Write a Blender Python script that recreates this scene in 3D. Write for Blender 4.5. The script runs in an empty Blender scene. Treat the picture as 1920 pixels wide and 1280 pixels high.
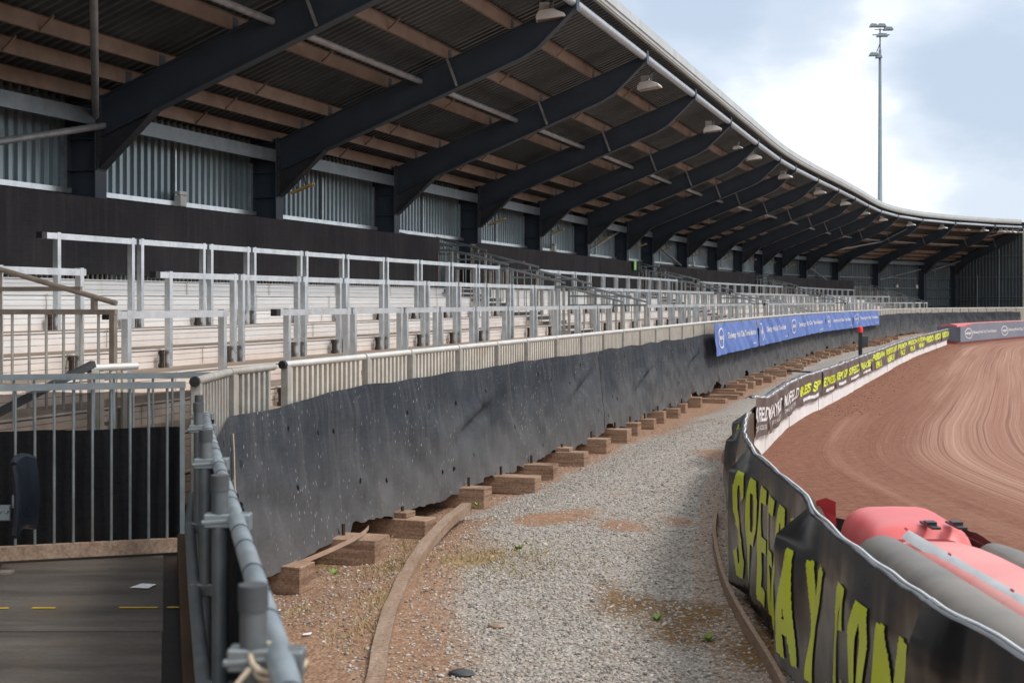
import bpy, bmesh, math, random
import numpy as np
from mathutils import Vector, Matrix, noise
random.seed(7); rng = np.random.default_rng(7)
SC = bpy.context.scene; COL = SC.collection
R = math.radians
# ------------------------------------------------------------------ stand curve
LB = 6.0
TH0 = 0.31337
_kn = [5, 6, 8, 10, 12, 13.5, 15, 17]; _kv = [0, .0453, .0018, -.02, .0972, .1562, .1208, .1101]
_ss = np.linspace(0, 22, 4401)
_kap = np.interp(_ss, _kn, _kv)
_th = TH0 + np.concatenate([[0], np.cumsum((_kap[1:] + _kap[:-1]) / 2) * .005])
_X = -1.076 + np.concatenate([[0], np.cumsum((np.sin(_th[1:]) + np.sin(_th[:-1])) / 2) * .005])
_D = 3.6311 + np.concatenate([[0], np.cumsum((np.cos(_th[1:]) + np.cos(_th[:-1])) / 2) * .005])
def TH(s):
    return float(np.interp(s / LB, _ss, _th)) if s > 0 else TH0
def P(s, t=0., z=0.):
    u = s / LB
    if u >= 0:
        x, d, th = np.interp(u, _ss, _X), np.interp(u, _ss, _D), np.interp(u, _ss, _th)
    else:
        x, d, th = -1.076 + u * math.sin(TH0), 3.6311 + u * math.cos(TH0), TH0
    return Vector((x * LB + t * math.cos(th), d * LB - t * math.sin(th), z))
def TV(s): a = TH(s); return Vector((math.sin(a), math.cos(a), 0))
def NV(s): a = TH(s); return Vector((math.cos(a), -math.sin(a), 0))
FR = [-36, -30, -24, -18, -12, -6, 0, 6, 12, 18, 24, 30, 36, 40.19, 46.19, 52.19, 58.19, 64.19, 70.19, 76.19, 82.19, 88.19, 94.19, 97.99]
FPX = 2600.; HOR = 564.2; HC = 2.08
def s_at(px, t, lo=-14, hi=110):
    best = lo; s = lo
    while s < hi:
        p = P(s, t)
        if p.y > 1 and 960 + FPX * p.x / p.y >= px: return s
        s += .05
    return hi
def tf(s): return float(np.interp(s, [-12, -8, 0, 12, 40, 100], [7.62, 7.6, 7.48, 7.25, 7.1, 7.1]))
def zf(s): return float(np.interp(s, [-10, 0, 20], [1.58, 1.59, 1.61]))
def gz(x, y):
    if y > 92: return 0.
    if y < 8.5: t = 9.5
    else:
        s = (y - 21.79) / math.cos(TH0) if y < 60 else (y - 21.79) / math.cos(TH0)
        s = float(np.interp(y, _LY, _LS)); q = P(s, 7.0); t = 7.0 + (x - q.x) * math.cos(TH(s))
    k = min(1, max(0, (8.95 - t) / 1.05)); k = k * k * (3 - 2 * k)
    return -.15 * k * min(1, max(0, (92 - y) / 20))
_LS = np.arange(-16, 100, .5); _LY = np.array([P(q, 7.0).y for q in _LS])
# ------------------------------------------------------------------ mesh helpers
class MB:
    def __init__(self): self.v = []; self.f = []; self.uv = None
    def add(self, vs, fs):
        o = len(self.v); self.v += [Vector(q) for q in vs]; self.f += [tuple(i + o for i in f) for f in fs]; return self
    def box(self, c, d, ax=None):
        c = Vector(c); ax = ax or (Vector((1, 0, 0)), Vector((0, 1, 0)), Vector((0, 0, 1)))
        a, b, e = ax[0] * d[0] / 2, ax[1] * d[1] / 2, ax[2] * d[2] / 2
        vs = [c - a - b - e, c + a - b - e, c + a + b - e, c - a + b - e, c - a - b + e, c + a - b + e, c + a + b + e, c - a + b + e]
        return self.add(vs, [(0, 3, 2, 1), (4, 5, 6, 7), (0, 1, 5, 4), (1, 2, 6, 5), (2, 3, 7, 6), (3, 0, 4, 7)])
    def beam(self, p0, p1, w, h, up=(0, 0, 1)):
        p0, p1 = Vector(p0), Vector(p1); d = p1 - p0; l = d.length; d.normalize()
        x = d.cross(Vector(up)); x.normalize(); u = x.cross(d)
        return self.box((p0 + p1) / 2, (w, l, h), (x, d, u))
    def tube(self, pts, r, n=8, cap=True):
        pts = [Vector(p) for p in pts]; m = len(pts); vs = []; fs = []
        rr = r if isinstance(r, (list, tuple)) else [r] * m
        for i, p in enumerate(pts):
            d = (pts[min(i + 1, m - 1)] - pts[max(i - 1, 0)]).normalized()
            up = Vector((0, 0, 1)) if abs(d.z) < .95 else Vector((1, 0, 0))
            x = d.cross(up).normalized(); y = x.cross(d)
            for k in range(n):
                a = 2 * math.pi * k / n; vs.append(p + (x * math.cos(a) + y * math.sin(a)) * rr[i])
        for i in range(m - 1):
            for k in range(n):
                k2 = (k + 1) % n; fs.append((i * n + k, i * n + k2, i * n + n + k2, i * n + n + k))
        if cap: fs += [tuple(range(n))[::-1], tuple(range((m - 1) * n, m * n))]
        return self.add(vs, fs)
    def grid(self, fn, us, vs_):
        n = len(vs_); V = [fn(u, v) for u in us for v in vs_]
        F = [(i * n + j, (i + 1) * n + j, (i + 1) * n + j + 1, i * n + j + 1) for i in range(len(us) - 1) for j in range(n - 1)]
        return self.add(V, F)
    def sweep(self, prof, ss, closed=False):
        n = len(prof); V = [P(s, t, z) for s in ss for t, z in prof]; F = []
        m = n if closed else n - 1
        for i in range(len(ss) - 1):
            for j in range(m):
                k = (j + 1) % n; F.append((i * n + j, i * n + k, (i + 1) * n + k, (i + 1) * n + j))
        if closed: F += [tuple(range(n)), tuple(range((len(ss) - 1) * n, len(ss) * n))[::-1]]
        return self.add(V, F)
    def prism(self, poly, s, half):           # polygon in (t,z) at station s, thickness along the stand
        n = len(poly); T = TV(s)
        V = [P(s, t, z) - T * half for t, z in poly] + [P(s, t, z) + T * half for t, z in poly]
        F = [tuple(range(n)), tuple(range(n, 2 * n))[::-1]] + [(i, n + i, n + (i + 1) % n, (i + 1) % n) for i in range(n)]
        return self.add(V, F)
    def build(self, name, mat, parent=None, smooth=False, bevel=0, loc=None):
        me = bpy.data.meshes.new(name)
        off = Vector((0, 0, 0))
        if parent is not None:
            q = parent; off = Vector((0, 0, 0))
            while q is not None: off += q.location; q = q.parent
        elif loc is not None: off = Vector(loc)
        me.from_pydata([tuple(p - off) for p in self.v], [], self.f)
        bm = bmesh.new(); bm.from_mesh(me); bmesh.ops.recalc_face_normals(bm, faces=bm.faces)
        if bevel: bmesh.ops.bevel(bm, geom=list(bm.edges), offset=bevel, segments=1, affect='EDGES', clamp_overlap=True)
        if smooth:
            for f in bm.faces: f.smooth = True
        bm.to_mesh(me); bm.free()
        if smooth and smooth != 'all':
            try: me.set_sharp_from_angle(angle=R(40))
            except Exception: pass
        me.materials.append(mat)
        o = bpy.data.objects.new(name, me); COL.objects.link(o)
        if parent is not None: o.parent = parent
        elif loc is not None: o.location = loc
        return o
def tag(o, label=None, cat=None, group=None, kind=None):
    if label: o['label'] = label
    if cat: o['category'] = cat
    if group: o['group'] = group
    if kind: o['kind'] = kind
    return o
def thing(name, loc, label, cat, group=None):
    o = bpy.data.objects.new(name, None); COL.objects.link(o); o.location = loc; o.empty_display_size = .2
    return tag(o, label, cat, group)
ORD = 'first second third fourth fifth sixth seventh eighth ninth tenth eleventh twelfth thirteenth fourteenth fifteenth sixteenth seventeenth eighteenth nineteenth twentieth'.split()
TENS = {2: 'twenty', 3: 'thirty', 4: 'forty', 5: 'fifty', 6: 'sixty', 7: 'seventy'}
def orw(i):                                    # i from 0
    n = i + 1
    if n <= 20: return ORD[n - 1]
    t, u = divmod(n, 10)
    return TENS[t][:-1] + 'ieth' if u == 0 else TENS[t] + ' ' + ORD[u - 1]
# ------------------------------------------------------------------ materials
def newmat(name):
    m = bpy.data.materials.new(name); m.use_nodes = True; nt = m.node_tree
    return m, nt, nt.nodes['Principled BSDF']
def N(nt, typ, **kw):
    n = nt.nodes.new(typ)
    for k, v in kw.items():
        if k.startswith('i_'): n.inputs[k[2:].replace('_', ' ')].default_value = v
        else: setattr(n, k, v)
    return n
def ramp(nt, fac, stops):
    r = nt.nodes.new('ShaderNodeValToRGB'); e = r.color_ramp.elements
    while len(e) < len(stops): e.new(.5)
    for q, (p, c) in zip(e, stops): q.position = p; q.color = c if len(c) == 4 else (*c, 1)
    nt.links.new(fac, r.inputs[0]); return r.outputs[0]
def mix(nt, fac, a, b, blend='MIX'):
    n = nt.nodes.new('ShaderNodeMix'); n.data_type = 'RGBA'; n.blend_type = blend
    for sock, v in ((n.inputs[0], fac), (n.inputs[6], a), (n.inputs[7], b)):
        if hasattr(v, 'links') or hasattr(v, 'is_linked'): nt.links.new(v, sock)
        elif isinstance(v, (int, float)): sock.default_value = v
        else: sock.default_value = (*v, 1) if len(v) == 3 else v
    return n.outputs[2]
def math_(nt, op, a, b=None, clamp=False):
    n = nt.nodes.new('ShaderNodeMath'); n.operation = op; n.use_clamp = clamp
    for i, v in enumerate((a, b)):
        if v is None: continue
        if hasattr(v, 'is_linked'): nt.links.new(v, n.inputs[i])
        else: n.inputs[i].default_value = v
    return n.outputs[0]
def coords(nt, scale=(1, 1, 1), src='Object', rot=(0, 0, 0)):
    tc = nt.nodes.new('ShaderNodeTexCoord'); mp = nt.nodes.new('ShaderNodeMapping')
    if src == 'World':
        g = nt.nodes.new('ShaderNodeNewGeometry'); nt.links.new(g.outputs['Position'], mp.inputs[0])
    else: nt.links.new(tc.outputs[src], mp.inputs[0])
    mp.inputs['Scale'].default_value = scale; mp.inputs['Rotation'].default_value = rot
    return mp.outputs[0]
def tex(nt, vec, scale, detail=4, rough=.55, kind='noise'):
    if kind == 'noise':
        n = N(nt, 'ShaderNodeTexNoise'); n.inputs['Scale'].default_value = scale; n.inputs['Detail'].default_value = detail; n.inputs['Roughness'].default_value = rough
        nt.links.new(vec, n.inputs['Vector']); return n.outputs['Fac']
    n = N(nt, 'ShaderNodeTexVoronoi'); n.inputs['Scale'].default_value = scale; nt.links.new(vec, n.inputs['Vector']); return n
def bump(nt, b, h, strength=.3, dist=.01):
    n = nt.nodes.new('ShaderNodeBump'); n.inputs['Strength'].default_value = strength; n.inputs['Distance'].default_value = dist
    nt.links.new(h, n.inputs['Height']); nt.links.new(n.outputs[0], b.inputs['Normal'])
def simple(name, c1, c2, scale=3., rough=.6, metal=0., bmp=.15, spec=.5, stretch=(1, 1, 1), dirt=None, dirt_amt=.5, src='World', fine=None):
    m, nt, b = newmat(name)
    v = coords(nt, stretch, src)
    f = tex(nt, v, scale, 6, .65)
    c = ramp(nt, f, [(.3, c1), (.7, c2)])
    if dirt:
        f2 = tex(nt, v, scale * .37, 5, .7)
        c = mix(nt, ramp(nt, f2, [(.45, (0, 0, 0)), (.75, (dirt_amt,) * 3)]), c, dirt)
    if fine:
        f3 = tex(nt, coords(nt, (1, 1, 1), src), fine, 2, .6)
        c = mix(nt, .35, c, ramp(nt, f3, [(.3, (.1, .1, .1)), (.7, (.9, .9, .9))]), 'OVERLAY')
    nt.links.new(c, b.inputs['Base Color'])
    rr = ramp(nt, f, [(.2, (rough * .8,) * 3), (.8, (min(1, rough * 1.2),) * 3)]); nt.links.new(rr, b.inputs['Roughness'])
    b.inputs['Metallic'].default_value = metal; b.inputs['Specular IOR Level'].default_value = spec
    if bmp: bump(nt, b, tex(nt, v, scale * 6, 3), bmp, .004)
    return m
M = {}
M['navy'] = simple('navy_steel', (.036, .050, .070), (.056, .076, .102), 1.2, .55, 0, .05, .4, dirt=(.06, .055, .05), dirt_amt=.3)
M['plate'] = simple('plate_steel', (.03, .033, .038), (.06, .062, .068), 3, .5)
M['purlin'] = simple('dusty_purlin', (.20, .148, .112), (.30, .232, .185), 2.2, .75, 0, .05, .3, dirt=(.12, .09, .07), dirt_amt=.6)
M['galv'] = simple('galvanised', (.60, .66, .70), (.78, .83, .86), 9, .32, .9, .03, .5, dirt=(.24, .26, .27), dirt_amt=.5)
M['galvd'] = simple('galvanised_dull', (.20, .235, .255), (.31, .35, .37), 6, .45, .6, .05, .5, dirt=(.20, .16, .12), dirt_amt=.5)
M['tube'] = simple('tube_steel', (.22, .24, .26), (.40, .41, .42), 5, .5, .3, .03, .5, dirt=(.2, .15, .11), dirt_amt=.5)
M['eaves'] = simple('eaves_tube_steel', (.36, .44, .51), (.52, .60, .67), 5, .4, .1, .03)
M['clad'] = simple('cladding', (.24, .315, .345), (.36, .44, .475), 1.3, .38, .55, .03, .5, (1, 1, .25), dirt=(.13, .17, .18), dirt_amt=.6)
M['railgal'] = simple('scaffold_tube', (.26, .32, .36), (.40, .46, .50), 7, .4, .5, .03, .5, dirt=(.2, .2, .19), dirt_amt=.5)
M['postgal'] = simple('dull_tube', (.10, .12, .13), (.17, .19, .20), 7, .5, .4, .03, .5, dirt=(.16, .13, .10), dirt_amt=.5)
M['beamgal'] = simple('beam_galvanised', (.16, .20, .225), (.25, .295, .32), 4, .45, .5, .03, .5, dirt=(.12, .14, .15), dirt_amt=.5)
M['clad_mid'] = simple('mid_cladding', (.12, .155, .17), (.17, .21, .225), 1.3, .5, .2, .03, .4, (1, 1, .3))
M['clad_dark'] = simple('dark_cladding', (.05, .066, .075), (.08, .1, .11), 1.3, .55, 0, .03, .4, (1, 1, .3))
M['roof'] = simple('roof_sheet', (.062, .074, .080), (.11, .126, .134), 1.1, .42, .3, .05, .4, dirt=(.05, .05, .045), dirt_amt=.6)
M['raillight'] = simple('rail_alu', (.60, .59, .56), (.74, .73, .70), 6, .38, .3, .02)
M['fascia'] = simple('fascia_sheet', (.42, .47, .49), (.54, .585, .605), 2, .5, 0, .03, .5, (1, 1, .4), dirt=(.36, .4, .36), dirt_amt=.6)
M['cream'] = simple('cream_alu', (.50, .47, .41), (.68, .64, .57), 6, .45, .1, .03, .5, dirt=(.42, .32, .22), dirt_amt=.5)
M['balus'] = simple('weathered_alu', (.34, .33, .30), (.50, .48, .44), 8, .45, .2, .03, .5, dirt=(.3, .22, .15), dirt_amt=.5)
M['brownalu'] = simple('brown_dusty_alu', (.16, .13, .105), (.29, .25, .21), 7, .5, .15, .03)
M['black'] = simple('black_plastic', (.008, .008, .009), (.018, .018, .02), 8, .4)
M['rust'] = simple('rusty_bracket', (.022, .016, .013), (.06, .035, .024), 14, .8)
M['timber'] = simple('sleeper_timber', (.26, .165, .11), (.43, .295, .21), 4, .85, 0, .7, .2, (.8, .8, 13), dirt=(.09, .045, .028), dirt_amt=.85, fine=45)
M['kerb'] = simple('kerb_timber', (.27, .19, .135), (.39, .285, .215), 3, .85, 0, .4, .2, (4, .6, 3), dirt=(.2, .11, .07), dirt_amt=.6, fine=50)
M['darktimber'] = simple('wet_timber', (.045, .028, .016), (.10, .062, .036), 3, .8, 0, .4, .3, (1, .4, 4))
M['fenceblack'] = simple('black_vinyl', (.010, .010, .011), (.024, .024, .026), 3, .24, 0, .10, .6, dirt=(.05, .048, .046), dirt_amt=.3)
M['lime'] = simple('lime_print', (.60, .70, .012), (.68, .77, .03), 2, .35, 0, .05, .5, dirt=(.36, .42, .03), dirt_amt=.35)
M['brownvinyl'] = simple('dusty_vinyl', (.055, .043, .042), (.105, .085, .082), 3, .4, 0, .1, .5, dirt=(.17, .13, .115), dirt_amt=.5)
M['white'] = simple('white_print', (.70, .68, .68), (.82, .80, .80), 4, .5, 0, .02, .5, dirt=(.5, .42, .38), dirt_amt=.5)
M['kick'] = simple('kickboard_white', (.76, .74, .72), (.86, .85, .84), 2, .5, 0, .03, .5, dirt=(.55, .42, .36), dirt_amt=.3)
M['blue'] = simple('blue_banner', (.06, .125, .39), (.09, .17, .48), 2, .45, 0, .05, .4)
M['greyblue'] = simple('dusty_blue_banner', (.11, .125, .17), (.17, .18, .23), 1.5, .5, 0, .05, .4, dirt=(.22, .2, .2), dirt_amt=.5)
M['red'] = simple('red_vinyl', (.62, .10, .105), (.70, .155, .155), 2, .42, 0, .06, .5, dirt=(.66, .3, .28), dirt_amt=.5)
M['pink'] = simple('faded_red_vinyl', (.66, .19, .18), (.74, .30, .28), 2.2, .45, 0, .3, .5, dirt=(.60, .36, .31), dirt_amt=.7)
M['deepred'] = simple('deep_red_strap', (.38, .025, .03), (.48, .04, .04), 6, .5)
M['greytube'] = simple('grey_vinyl', (.10, .094, .084), (.21, .20, .18), 2.2, .5, 0, .3, .5, dirt=(.27, .22, .185), dirt_amt=.75)
M['seam'] = simple('white_seam', (.62, .66, .7), (.75, .78, .8), 5, .5)
M['lampwhite'] = simple('lamp_housing', (.60, .59, .56), (.72, .71, .69), 5, .45, 0, .03)
M['lampglass'] = simple('lamp_glass', (.26, .20, .15), (.42, .34, .27), 3, .2)
M['amber'] = simple('amber_diffuser', (.50, .33, .10), (.66, .46, .16), 5, .4)
M['mast'] = simple('mast_steel', (.17, .23, .27), (.24, .31, .35), 2, .5, .1)
M['seat'] = simple('seat_plastic', (.006, .009, .015), (.012, .016, .025), 4, .3)
M['ply'] = None
M['yellow'] = simple('yellow_paint', (.45, .31, .02), (.6, .42, .04), 9, .7)
M['paper'] = simple('paper', (.75, .75, .78), (.85, .85, .88), 9, .7)
M['rope'] = simple('rope', (.42, .34, .24), (.6, .5, .38), 20, .9)
M['green'] = simple('exit_green', (.2, .62, .08), (.24, .7, .1), 4, .4)
M['bark'] = simple('bark', (.05, .035, .025), (.09, .065, .045), 6, .9)
M['strap'] = simple('tan_strap', (.36, .24, .17), (.46, .32, .24), 8, .8)
M['redlamp'] = simple('red_beacon', (.7, .02, .015), (.8, .03, .02), 3, .25)
def leafmat():
    m, nt, b = newmat('leaves'); g = N(nt, 'ShaderNodeNewGeometry')
    nt.links.new(ramp(nt, g.outputs['Random Per Island'], [(0, (.03, .06, .015)), (.6, (.06, .12, .025)), (1, (.12, .19, .05))]), b.inputs['Base Color']); b.inputs['Roughness'].default_value = .6
    return m
M['leaf'] = leafmat()
def netmat(name, c1, c2, streak, dust_wrinkle_col, splash=0., holes=0.):
    m, nt, b = newmat(name)
    v = coords(nt, (1, 1, 1), 'World'); vz = coords(nt, (1, 1, .06), 'World'); vh = coords(nt, (.3, .3, 8), 'World')
    c = ramp(nt, tex(nt, v, .8, 5, .6), [(.3, c1), (.7, c2)])
    c = mix(nt, ramp(nt, tex(nt, vz, 9, 4, .7), [(.5, (0, 0, 0)), (.8, (streak,) * 3)]), c, dust_wrinkle_col)  # vertical streaks put the light and shade of wrinkles into the colour
    c = mix(nt, .16, c, ramp(nt, tex(nt, vh, 14, 2, .5), [(.35, (.25, .25, .25)), (.65, (.8, .8, .8))]), 'OVERLAY')
    c = mix(nt, .2, c, ramp(nt, tex(nt, v, 90, 2, .5), [(.35, (.2, .2, .2)), (.65, (.8, .8, .8))]), 'OVERLAY')
    g = N(nt, 'ShaderNodeNewGeometry'); sp = N(nt, 'ShaderNodeSeparateXYZ'); nt.links.new(g.outputs['Position'], sp.inputs[0])
    if splash:
        # shale dust thrown up from the ground: covers the lower part with an uneven edge
        mr = N(nt, 'ShaderNodeMapRange'); nt.links.new(math_(nt, 'ADD', sp.outputs[2], math_(nt, 'MULTIPLY', tex(nt, v, 1.1, 5, .6), 1.1)), mr.inputs[0])
        mr.inputs[1].default_value = 1.55; mr.inputs[2].default_value = .55; mr.inputs[3].default_value = 0; mr.inputs[4].default_value = splash
        c = mix(nt, mr.outputs[0], c, dust_wrinkle_col)
        vo = tex(nt, coords(nt, (1, 1, .45), 'World'), 26, kind='v')
        dots = ramp(nt, vo.outputs['Distance'], [(.13, (1, 1, 1)), (.22, (0, 0, 0))])
        keep = ramp(nt, vo.outputs['Color'], [(.50, (0, 0, 0)), (.54, (1, 1, 1))])
        patch = ramp(nt, tex(nt, v, .9, 3), [(.4, (0, 0, 0)), (.62, (.75, .75, .75))])
        dm = math_(nt, 'MULTIPLY', math_(nt, 'MULTIPLY', dots, keep), patch)
        c = mix(nt, dm, c, (.38, .35, .32))
    if holes:
        dt = N(nt, 'ShaderNodeVectorMath'); dt.operation = 'DOT_PRODUCT'; nt.links.new(g.outputs['Position'], dt.inputs[0]); dt.inputs[1].default_value = (.309, .951, 0)
        cb = N(nt, 'ShaderNodeCombineXYZ'); nt.links.new(dt.outputs['Value'], cb.inputs[0]); nt.links.new(sp.outputs[2], cb.inputs[1])
        wob = N(nt, 'ShaderNodeVectorMath'); wob.operation = 'MULTIPLY_ADD'; nz = N(nt, 'ShaderNodeTexNoise'); nz.inputs['Scale'].default_value = 18; nt.links.new(v, nz.inputs['Vector']); nt.links.new(nz.outputs['Color'], wob.inputs[0]); wob.inputs[1].default_value = (.05, .05, 0); nt.links.new(cb.outputs[0], wob.inputs[2])
        vo2 = tex(nt, wob.outputs[0], 1.6, kind='v'); vo2.voronoi_dimensions = '2D'
        hm = math_(nt, 'MULTIPLY', ramp(nt, vo2.outputs['Distance'], [(.035, (1, 1, 1)), (.05, (0, 0, 0))]), ramp(nt, vo2.outputs['Color'], [(.45, (0, 0, 0)), (.46, (1, 1, 1))]))
        c = mix(nt, hm, c, (.006, .006, .006))
    nt.links.new(c, b.inputs['Base Color']); b.inputs['Roughness'].default_value = .95; b.inputs['Specular IOR Level'].default_value = .12
    bump(nt, b, math_(nt, 'ADD', tex(nt, v, 7, 5, .6), math_(nt, 'MULTIPLY', tex(nt, vz, 13, 3, .6), .8)), .5, .03)
    return m
M['net'] = netmat('front_netting', (.026, .031, .039), (.052, .058, .068), .4, (.165, .158, .155), .7, 1)
M['net_dark'] = netmat('rear_netting', (.028, .027, .030), (.046, .044, .046), .5, (.075, .07, .07))
M['gate_net'] = netmat('gate_netting', (.008, .0085, .0095), (.014, .0145, .016), .2, (.02, .02, .02))
def thin():
    m, nt, b = newmat('thin_netting'); b.inputs['Base Color'].default_value = (.012, .012, .013, 1); b.inputs['Roughness'].default_value = .8
    v = coords(nt, (1, 1, 1), 'World'); nt.links.new(ramp(nt, tex(nt, v, 5, 3, .5), [(.3, (.72, .72, .72)), (.7, (.86, .86, .86))]), b.inputs['Alpha']); return m
M['thin_net'] = thin()
def terrmat():
    m, nt, b = newmat('terrace_alu')
    v = coords(nt, (1, 1, 1), 'World'); vl = coords(nt, (.6, .6, 9), 'World'); vz = coords(nt, (1, 1, .1), 'World')
    c = ramp(nt, tex(nt, vl, 2.2, 5, .6), [(.3, (.78, .79, .795)), (.7, (.90, .91, .91))])
    g = N(nt, 'ShaderNodeNewGeometry'); sp = N(nt, 'ShaderNodeSeparateXYZ'); nt.links.new(g.outputs['Position'], sp.inputs[0])
    # orange shale dust, heavier on the low steps where feet carry it
    zz = math_(nt, 'ADD', sp.outputs[2], math_(nt, 'MULTIPLY', tex(nt, vl, 1.4, 5, .65), 1.3))
    mr = N(nt, 'ShaderNodeMapRange'); nt.links.new(zz, mr.inputs[0])
    mr.inputs[1].default_value = 2.75; mr.inputs[2].default_value = 1.3; mr.inputs[4].default_value = .9
    c = mix(nt, mr.outputs[0], c, ramp(nt, tex(nt, v, 5, 5), [(.3, (.52, .31, .19)), (.7, (.68, .49, .35))]))
    c = mix(nt, ramp(nt, tex(nt, vz, 3, 5, .7), [(.62, (0, 0, 0)), (.8, (.5, .5, .5))]), c, (.34, .24, .17))
    dt = N(nt, 'ShaderNodeVectorMath'); dt.operation = 'DOT_PRODUCT'; nt.links.new(g.outputs['Position'], dt.inputs[0]); dt.inputs[1].default_value = (.309, .951, 0)
    row = math_(nt, 'FLOOR', math_(nt, 'DIVIDE', math_(nt, 'SUBTRACT', sp.outputs[2], .53), .205))
    uu = math_(nt, 'ADD', math_(nt, 'ADD', math_(nt, 'DIVIDE', dt.outputs['Value'], 2.6), math_(nt, 'MULTIPLY', row, .37)), math_(nt, 'MULTIPLY', tex(nt, v, 14, 2), .012))
    fr = math_(nt, 'FRACT', uu)
    c = mix(nt, ramp(nt, fr, [(0, (.9, .9, .9)), (.0045, (.9, .9, .9)), (.006, (0, 0, 0))]), c, (.14, .09, .06))
    c = mix(nt, ramp(nt, fr, [(.0, (.35, .35, .35)), (.03, (0, 0, 0)), (.97, (0, 0, 0)), (1, (.35, .35, .35))]), c, (.40, .32, .26))
    nt.links.new(c, b.inputs['Base Color']); b.inputs['Roughness'].default_value = .5; b.inputs['Metallic'].default_value = .08
    bump(nt, b, tex(nt, vl, 30, 3), .1, .004)
    return m
M['terrace'] = terrmat()
M['tread'] = simple('tread_boards', (.20, .16, .135), (.32, .26, .21), 3, .8, 0, .2, .3, dirt=(.4, .27, .18), dirt_amt=.6)
def plymat():
    m, nt, b = newmat('ply_floor'); v = coords(nt, (1, 1, 1), 'World')
    f = tex(nt, coords(nt, (.35, 2.2, 1), 'World', (0, 0, .1)), 1.6, 6, .65)
    c = ramp(nt, f, [(.32, (.042, .038, .034)), (.68, (.13, .112, .095))])
    c = mix(nt, ramp(nt, tex(nt, v, 1.7, 6, .7), [(.5, (0, 0, 0)), (.72, (.7, .7, .7))]), c, (.115, .086, .058))
    c = mix(nt, .3, c, ramp(nt, tex(nt, v, 55, 3), [(.3, (.25, .25, .25)), (.7, (.75, .75, .75))]), 'OVERLAY')
    nt.links.new(c, b.inputs['Base Color']); nt.links.new(ramp(nt, f, [(.3, (.42,) * 3), (.7, (.7,) * 3)]), b.inputs['Roughness'])
    bump(nt, b, tex(nt, v, 40, 4), .25, .003); return m
M['ply'] = plymat()
def gravelmat():
    m, nt, b = newmat('gravel'); v = coords(nt, (1, 1, 1), 'World')
    at = N(nt, 'ShaderNodeVertexColor'); at.layer_name = 'mask'; sp = N(nt, 'ShaderNodeSeparateColor'); nt.links.new(at.outputs[0], sp.inputs[0])
    vo = tex(nt, v, 34, kind='v'); vo2 = tex(nt, v, 75, kind='v')
    cs = ramp(nt, vo.outputs['Color'], [(0, (.14, .122, .105)), (.35, (.30, .265, .23)), (.7, (.41, .37, .32)), (1, (.56, .52, .46))])
    cs = mix(nt, .5, cs, ramp(nt, vo2.outputs['Color'], [(0, (.15, .14, .13)), (1, (.5, .47, .43))]))
    soil = ramp(nt, tex(nt, v, 12, 7, .7), [(.3, (.19, .10, .06)), (.5, (.30, .18, .115)), (.72, (.42, .28, .195))])
    grass = ramp(nt, tex(nt, v, 18, 6, .7), [(.3, (.20, .12, .06)), (.7, (.37, .26, .13))])
    moss = ramp(nt, tex(nt, v, 14, 6, .7), [(.3, (.12, .065, .025)), (.55, (.20, .115, .05)), (.75, (.22, .16, .05))])
    brk = ramp(nt, tex(nt, v, 22, 4, .7), [(.35, (-.25, -.25, -.25)), (.65, (.25, .25, .25))])
    def msk(ch): return math_(nt, 'ADD', ch, math_(nt, 'MULTIPLY', math_(nt, 'SUBTRACT', tex(nt, v, 20, 5, .7), .5), 1.1), True)
    def sharp(ch): return ramp(nt, msk(ch), [(.35, (0, 0, 0)), (.65, (1, 1, 1))])
    c = mix(nt, sharp(sp.outputs[0]), cs, soil); c = mix(nt, sharp(sp.outputs[1]), c, moss); c = mix(nt, sharp(sp.outputs[2]), c, grass)
    # fine grit over everything
    c = mix(nt, .35, c, ramp(nt, vo2.outputs['Color'], [(0, (.2, .2, .2)), (1, (.8, .8, .8))]), 'OVERLAY')
    nt.links.new(c, b.inputs['Base Color']); b.inputs['Roughness'].default_value = .9; b.inputs['Specular IOR Level'].default_value = .25
    bump(nt, b, math_(nt, 'SUBTRACT', 1, vo.outputs['Distance']), .7, .02); return m
M['gravel'] = gravelmat()
def stonemat():
    m, nt, b = newmat('stones'); g = N(nt, 'ShaderNodeNewGeometry')
    c = ramp(nt, g.outputs['Random Per Island'], [(0, (.13, .118, .105)), (.25, (.28, .25, .22)), (.55, (.42, .385, .34)), (.82, (.53, .49, .44)), (.92, (.40, .27, .20)), (1, (.66, .63, .59))])
    nt.links.new(c, b.inputs['Base Color']); b.inputs['Roughness'].default_value = .85; return m
M['stones'] = stonemat()
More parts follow.
